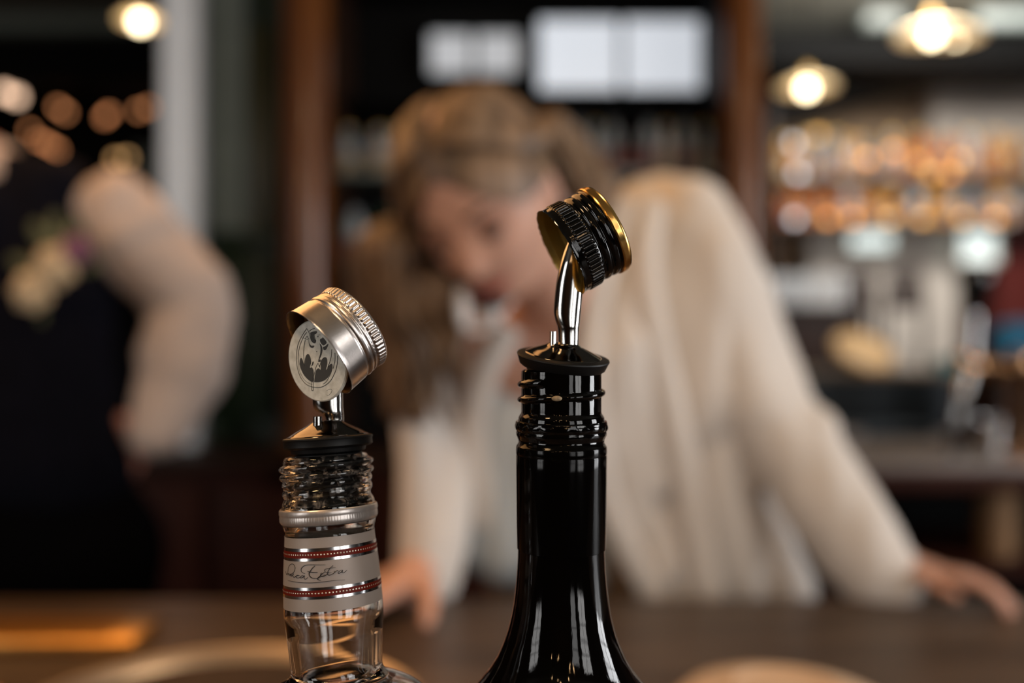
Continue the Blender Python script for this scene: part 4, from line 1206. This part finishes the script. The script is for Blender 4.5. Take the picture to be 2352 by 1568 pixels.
# ------------------------------------------------------------------ right hand counter and things on it
rc = thing('side_counter', (P(2200,0,2.5).x, 2.8, 0), 'grey metal topped side counter with dark wooden front at the right', 'counter')
xa = .80; xb = 3.2
obj('counter_top', box(xa, xb, 2.35, 3.15, BARZ-.03, BARZ, .005), M_counter, rc)
obj('edge_rail', box(xa, xb, 2.33, 2.36, BARZ-.07, BARZ-.025, .005), M_redwood, rc)
obj('back_panel', box(xa, xb, 3.0, 3.05, 0, BARZ-.03), M_black, rc)
obj('lower_shelf', box(xa, xb, 2.40, 3.0, .735, .76, .004), M_redwood, rc)
obj('leg', box(xa, xa+.06, 2.38, 3.0, 0, BARZ-.03), M_darkwood, rc)
# things: raised ledge, lamp glint disc, mats
lg = thing('raised_ledge', (P(2000,0,3.2).x, 3.3, 0), 'brown raised ledge behind the grey counter', 'counter')
obj('ledge_top', box(P(1760,0,3.0).x, 1.68, 3.16, 3.66, CZ-.125, CZ-.105, .004), mat('ledge_wood', (.16,.12,.085), .4, nz=.2), lg)
obj('ledge_front', box(P(1760,0,3.0).x, 1.67, 3.18, 3.62, 0, CZ-.125), M_navyboard, lg)
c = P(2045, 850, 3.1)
bd = thing('lamp_glint_disc', (c.x, 3.32, CZ-.105), 'lamp reflection built as a honey coloured board on the raised ledge', 'roundel')  # propped disc added to stand in for a lamp's amber reflection
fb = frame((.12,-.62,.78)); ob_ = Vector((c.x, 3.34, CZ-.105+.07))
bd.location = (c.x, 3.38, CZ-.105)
obj('roundel', lathe([(.0001,-.008),(.105,-.008),(.112,-.002),(.112,.002),(.105,.008),(.0001,.009)], fb, ob_, 40), M_lampglint, bd)
obj('glint_rim_groove', lathe([(.095,.0085),(.093,.011),(.097,.011)], fb, ob_, 40, closed=True), M_lampglint, bd)
obj('glint_disc_stand', box(c.x-.03, c.x+.03, 3.35, 3.40, CZ-.105, CZ-.105+.05, .004), M_darkwood, bd)
c = P(1960, 950, 2.75)
ds = thing('round_dish', (c.x, 2.85, BARZ), 'low pale grey dish on the side counter near the sleeve', 'dish')
obj('dish', lathe([(.0001,BARZ+.001),(.05,BARZ+.001),(.065,BARZ+.02),(.068,BARZ+.03),(.064,BARZ+.03),(.058,BARZ+.018),(.0001,BARZ+.008)], I3, (c.x,2.85,0), 32), M_frost, ds)
c = P(2170, 880, 2.9)
bx = obj('bar_mat', box(P(1880,0,2.9).x, P(2160,0,2.9).x, 2.93, 3.12, BARZ, BARZ+.03, .006), M_navyboard); tag(bx, 'dark navy folded mat at the back of the side counter', 'mat')
# blue cloth and teal sponge
cl = remesh('cloth', [sphere(P(2340,775,2.75), (.095,.07,.055), 24, 14), sphere(P(2400,790,2.75), (.09,.07,.04), 24, 14), sphere(P(2300,800,2.72), (.03,.05,.025), 18, 12)], .005, M_blue, None, 2, .008, 30, origin=P(2350,840,2.75))
tag(cl, 'crumpled bright blue cloth at the right edge', 'cloth')
st = thing('crate', (P(2340,0,2.75).x, 2.78, BARZ), 'dark crate that carries the blue cloth', 'crate')
za, zb = BARZ, P(0,818,2.75).z
xm, xn = P(2262,0,2.75).x, P(2480,0,2.75).x
for k in range(3):
    zz = za+.01+k*(zb-za-.02)/3
    obj('slat', box(xm, xn, 2.665, 2.675, zz, zz+(zb-za)/3-.012, .002), M_darkwood, st)
obj('frame', join(box(xm,xm+.012,2.675,2.9,za,zb), box(xn-.012,xn,2.675,2.9,za,zb), box(xm,xn,2.89,2.9,za,zb), box(xm,xn,2.675,2.9,za,za+.01), box(xm,xn,2.675,2.9,zb-.006,zb)), M_darkwood, st)
tl = thing('cup', P(2178, 815, 3.3), 'teal plastic cup beside the beer tap', 'cup'); ctl = Vector((P(2178,0,3.3).x, 3.3, CZ-.105))
obj('cup_wall', lathe([(.0001,0),(.04,0),(.052,.10),(.049,.10),(.038,.004),(.0001,.004)], I3, ctl, 24), M_teal, tl); tl.location = ctl
for ch in tl.children: ch.location = (0,0,0)
obj_ch = None

# beer tap
tp = thing('beer_tap', (P(2330,0,2.42).x, 2.42, BARZ), 'chrome and copper beer tap with black handle at the right', 'beer tap')
q = lambda x, y: P(x, y, 2.42)
obj('tower', lathe([(.05,BARZ),(.05,BARZ+.012),(.028,BARZ+.02),(.026,q(0,880).z-.0),(.034,q(0,870).z),(.034,q(0,820).z),(.02,q(0,806).z),(.0001,q(0,800).z)], I3, (q(2345,0).x,2.42,0), 32), M_copper, tp)
obj('faucet_body', join(tube([q(2340,845), q(2290,842), q(2230,835), q(2195,815)], [.022,.02,.026,.018], 16), sphere(q(2232,838), .03, 20, 14)), M_copper, tp)
obj('spout', tube(smooth_path([q(2225,850), q(2212,900), q(2200,950), q(2195,1000), q(2190,1048)],4), [.022]*6+[.018]*6+[.016]*5, 16), M_chrome, tp)
obj('lever', tube([q(2234,830), q(2238,770), q(2240,715)], [.010,.007,.010], 12), M_chrome, tp)
obj('handle', lathe([(.012,0),(.024,.01),(.032,.04),(.044,.09),(.048,.115),(.040,.13),(.0001,.135)], I3, q(2242,722), 28), M_tapblack, tp)
obj('collar_ring', lathe([(.030,-.008),(.034,0),(.030,.008)], Matrix.Rotation(pi/2,3,'Y'), q(2290,842), 24), M_lampmetal, tp)
# chrome cup beside the tap
for px, h_, lb in ((2283, .085, 'short steel beaker left of the tap tower'),):
    cc = Vector((P(px,0,2.6).x, 2.62, BARZ))
    sc_ = thing('beaker', cc, lb, 'cup')
    obj('beaker_wall', lathe([(.0001,0),(.034,0),(.042,h_),(.040,h_),(.032,.004),(.0001,.004)], I3, cc, 28), M_chrome, sc_)
    obj('rolled_rim', lathe([(.0415,h_-.002),(.0435,h_),(.0415,h_+.002)], I3, cc, 28, closed=True), M_chrome, sc_)
# tan bin on lower shelf
c = P(2310, 1290, 2.5)
bn = thing('storage_tub', (c.x, 2.55, .762), 'tan cylindrical tub on the shelf under the side counter', 'tub')
obj('tub_wall', lathe([(.0001,.762),(.046,.762),(.05,.77),(.056,.95),(.052,.95),(.046,.77),(.0001,.768)], I3, (c.x,2.55,0), 32), M_card, bn)
obj('tub_rim', lathe([(.055,.94),(.059,.945),(.059,.955),(.055,.955)], I3, (c.x,2.55,0), 32, closed=True), M_card, bn)

# bar stools before the pale pier
def chair(px, py, d, label):
    a = P(px, py, d); w_ = .085
    t = thing('bar_chair', (a.x, d, 0), label, 'chair', None)
    zt = a.z; zs = .78
    obj('backrest', box(a.x-w_, a.x+w_, d, d+.03, zt-.22, zt, .012), M_chair, t)
    obj('seat', box(a.x-w_*1.2, a.x+w_*1.2, d-.32, d+.03, zs, zs+.04, .012), M_chair, t)
    for sx in (-1, 1):
        obj('leg', tube([Vector((a.x+sx*w_, d+.015, zt-.1)), Vector((a.x+sx*w_*1.1, d+.03, 0))], .016, 10), M_chair, t)
        obj('leg', tube([Vector((a.x+sx*w_, d-.29, zs)), Vector((a.x+sx*w_*1.1, d-.31, 0))], .016, 10), M_chair, t)
    obj('stretcher', tube([Vector((a.x-w_, d-.3, .3)), Vector((a.x+w_, d-.3, .3))], .012, 8), M_chair, t)
chair(1972, 612, 4.6, 'left dark high chair in front of the pale pier')
chair(2082, 612, 4.6, 'right dark high chair in front of the pale pier')
# dark speaker box by the column
sb = thing('wall_box', P(1868, 610, 5.3), 'small black box on the tan wall above the tumblers', 'box')
obj('housing', pbox(1845, 1892, 575, 625, 5.35, 5.5, .01), M_black, sb)
obj('grille', pbox(1850, 1887, 580, 620, 5.34, 5.35, .003), M_capk, sb)
# framed pictures on the black far wall at the left
for px0, px1, py0, py1, lb, mm in ((60,118,60,160,'pale framed picture under the left beam',M_greygreen),(150,215,90,150,'dim framed picture left of the small pendant lamp',M_darkwood),(235,350,175,230,'wide dusky framed picture above the orange bulbs',mat('dusky_print',(.08,.05,.06),.6,nz=.3,nscale=3)),(300,365,340,470,'tall pale green picture behind the shirt sleeve',M_greygreen)):
    a = P(px0,py0,5.46); b = P(px1,py1,5.46)
    t = thing('picture_frame', ((a.x+b.x)/2,5.48,b.z), lb, 'picture')
    obj('print', box(a.x,b.x,5.47,5.49,b.z,a.z), mm, t)
    f_ = .012
    obj('frame', join(box(a.x-f_,b.x+f_,5.455,5.5,a.z,a.z+f_), box(a.x-f_,b.x+f_,5.455,5.5,b.z-f_,b.z), box(a.x-f_,a.x,5.455,5.5,b.z,a.z), box(b.x,b.x+f_,5.455,5.5,b.z,a.z)), M_black, t)
